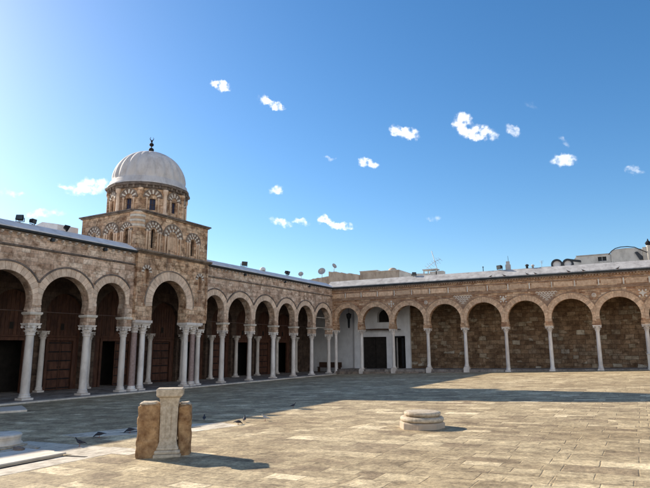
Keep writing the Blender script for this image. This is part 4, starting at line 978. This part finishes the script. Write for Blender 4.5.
b = MB(); b.tube([F8(u, .35, z) for u, z in ((22.45, 9.9), (22.7, 10.18), (23.0, 10.38), (23.4, 10.47), (23.9, 10.46), (24.4, 10.36), (24.8, 10.12), (25.3, 9.82), (25.9, 9.6), (26.5, 9.5))], .035, 8); o = b.build('black_hose', M['black'], None); tag(o, 'thin black hose draped in an arc over the vaulted white building at right', 'hose')
b = MB(); b.poly(F8, [(24.38, 9.95), (24.58, 10.0), (24.95, 9.55), (24.95, 9.3), (24.7, 9.3)], d0=.105, d1=.25); o = b.build('metal_flap', M['gutter'], None); tag(o, 'slanting dark metal flap on the wall below the hose', 'metal flap')
LP = thing('roof_lamp', (25.4, 7.6, 10.2), 'black lantern with a pointed cap on a post above the white buildings', 'lamp')
b = MB(); b.lathe([(.13, 8), (.13, 10.3), (.18, 10.34), (.18, 10.4)], c=(25.4, 7.6, 0), n=10); b.build('post', M['plaster2'], LP)
b = MB(); b.lathe([(.08, 10.4), (.17, 10.45), (.23, 10.62), (.17, 10.68), (.12, 10.76), (.04, 10.83), (.05, 10.88), (.01, 10.98)], c=(25.4, 7.6, 0), n=8, sm=False); b.build('lantern', M['black'], LP)
# pigeons sitting on the gutter of the far roof
# ------------------------------------------------------------------ pigeons
def pigeon(loc, yaw, s, label, mat='feather', pose='stand', grp='pigeons in the courtyard'):
    t = thing('pigeon', loc, label, 'pigeon', grp); L = Vector(loc); rot = Matrix.Rotation(yaw, 3, 'Z')
    f = lambda v: L + rot @ (Vector(v) * s)
    if pose == 'stand': sp = [(-.20, .085, .006, .020), (-.13, .10, .010, .026), (-.07, .115, .035, .042), (0, .13, .052, .058), (.05, .15, .046, .052), (.085, .185, .028, .032), (.095, .215, .022, .024), (.11, .235, .024, .023), (.13, .235, .014, .013), (.15, .228, .004, .004)]
    else: sp = [(-.20, .10, .006, .020), (-.13, .105, .010, .026), (-.07, .11, .035, .042), (0, .11, .050, .058), (.06, .10, .042, .050), (.105, .085, .028, .030), (.13, .06, .022, .023), (.15, .045, .022, .022), (.165, .03, .014, .013), (.175, .015, .004, .004)]
    b = MB(); n = 12; vs = []
    for (x, z, rz, ry) in sp:
        for i in range(n): a = 2 * math.pi * i / n; vs.append(f((x, ry * math.cos(a), z + rz * math.sin(a))))
    k = len(sp); b.add(vs, [(j * n + i, j * n + (i + 1) % n, (j + 1) * n + (i + 1) % n, (j + 1) * n + i) for j in range(k - 1) for i in range(n)] + [tuple(range(n))[::-1], tuple((k - 1) * n + i for i in range(n))], 0, True)
    b.build('body', M[mat], t, fix=False)
    for sy in (-1, 1):
        b = MB(); vs = [f((x, sy * (y + o_), z)) for o_ in (0, .012) for (x, y, z) in ((.06, .045, .15), (.02, .056, .155), (-.08, .045, .135), (-.17, .015, .11), (-.08, .048, .10), (.02, .058, .105))]
        b.add(vs, [tuple(range(6)), tuple(range(6, 12))[::-1]] + [(i, (i + 1) % 6, (i + 1) % 6 + 6, i + 6) for i in range(6)], 0); b.build('wing', M[mat], t)
        b = MB(); b.tube([f((.0, sy * .022, .09)), f((-.01, sy * .024, .045)), f((.005, sy * .024, .004))], .005 * s, 5); b.tube([f((-.02, sy * .024, .004)), f((.035, sy * .024, .004))], .004 * s, 5); b.build('leg', M['pink'], t)
PS = .68
def gp(x, y): return (x, y, gz(x) + .001)
pigeon(gp(14.18, -36.24), R(215), 1.05 * PS, 'dark pigeon standing at the shadow edge, the one nearest the left side of the photo')
pigeon(gp(13.45, -35.2), R(235), 1.1 * PS, 'dark pigeon pecking the ground just behind the leftmost pigeon', pose='peck')
pigeon(gp(13.6, -34.48), R(230), 1.15 * PS, 'dark pigeon crouched at the drain opening, left of the pillar', pose='peck')
pigeon(gp(13.65, -32.02), R(130), .95 * PS, 'dark pigeon standing in the shade just right of the pillar')
pigeon(gp(15.15, -32.45), R(60), 1.0 * PS, 'pigeon pecking at the shadow edge, left of its close neighbour', pose='peck')
pigeon(gp(14.95, -31.95), R(120), .95 * PS, 'dark pigeon standing right behind the pecking one at the shadow edge')
pigeon(gp(15.36, -31.6), R(200), 1.0 * PS, 'pale pigeon in the sun at the shadow edge, right of the close pair', mat='feather_pale')
pigeon(gp(14.1, -28.3), R(60), .95 * PS, 'dark pigeon standing far off alone in the shade, farthest right')
places = [(14.0, 'left'), (15.1, ''), (17.0, ''), (17.55, ''), (20.6, ''), (21.3, ''), (23.0, '')]
for i, x in enumerate((14.35, 15.35, 17.05, 17.65, 19.95, 20.95, 23.2)):
    s_ = .85
    lb = ['leftmost pigeon on the gutter of the far roof', 'pigeon on the far gutter, below the small chimney', 'pigeon on the far gutter, left one of the close pair below the vents', 'pigeon on the far gutter, right one of the close pair below the vents', 'pigeon on the far gutter, below the arched rooftop frames', 'pigeon on the far gutter, below the long white building', 'rightmost pigeon on the gutter, below the vaulted white building'][i]
    pigeon((x, -.20, 7.63), R(random.choice((10, 170, 190, -20))), s_, lb, grp='pigeons on the far gutter')
b = MB(); b.lathe([(.22, -.1), (.22, .05), (.15, .14), (.04, .18)], c=(-.62, -9.94, 8.18), n=14); o = b.build('roof_vent', M['plaster'], None); tag(o, 'small white rounded vent cap on the left roof between its two right-hand floodlights', 'vent', 'roof vents')
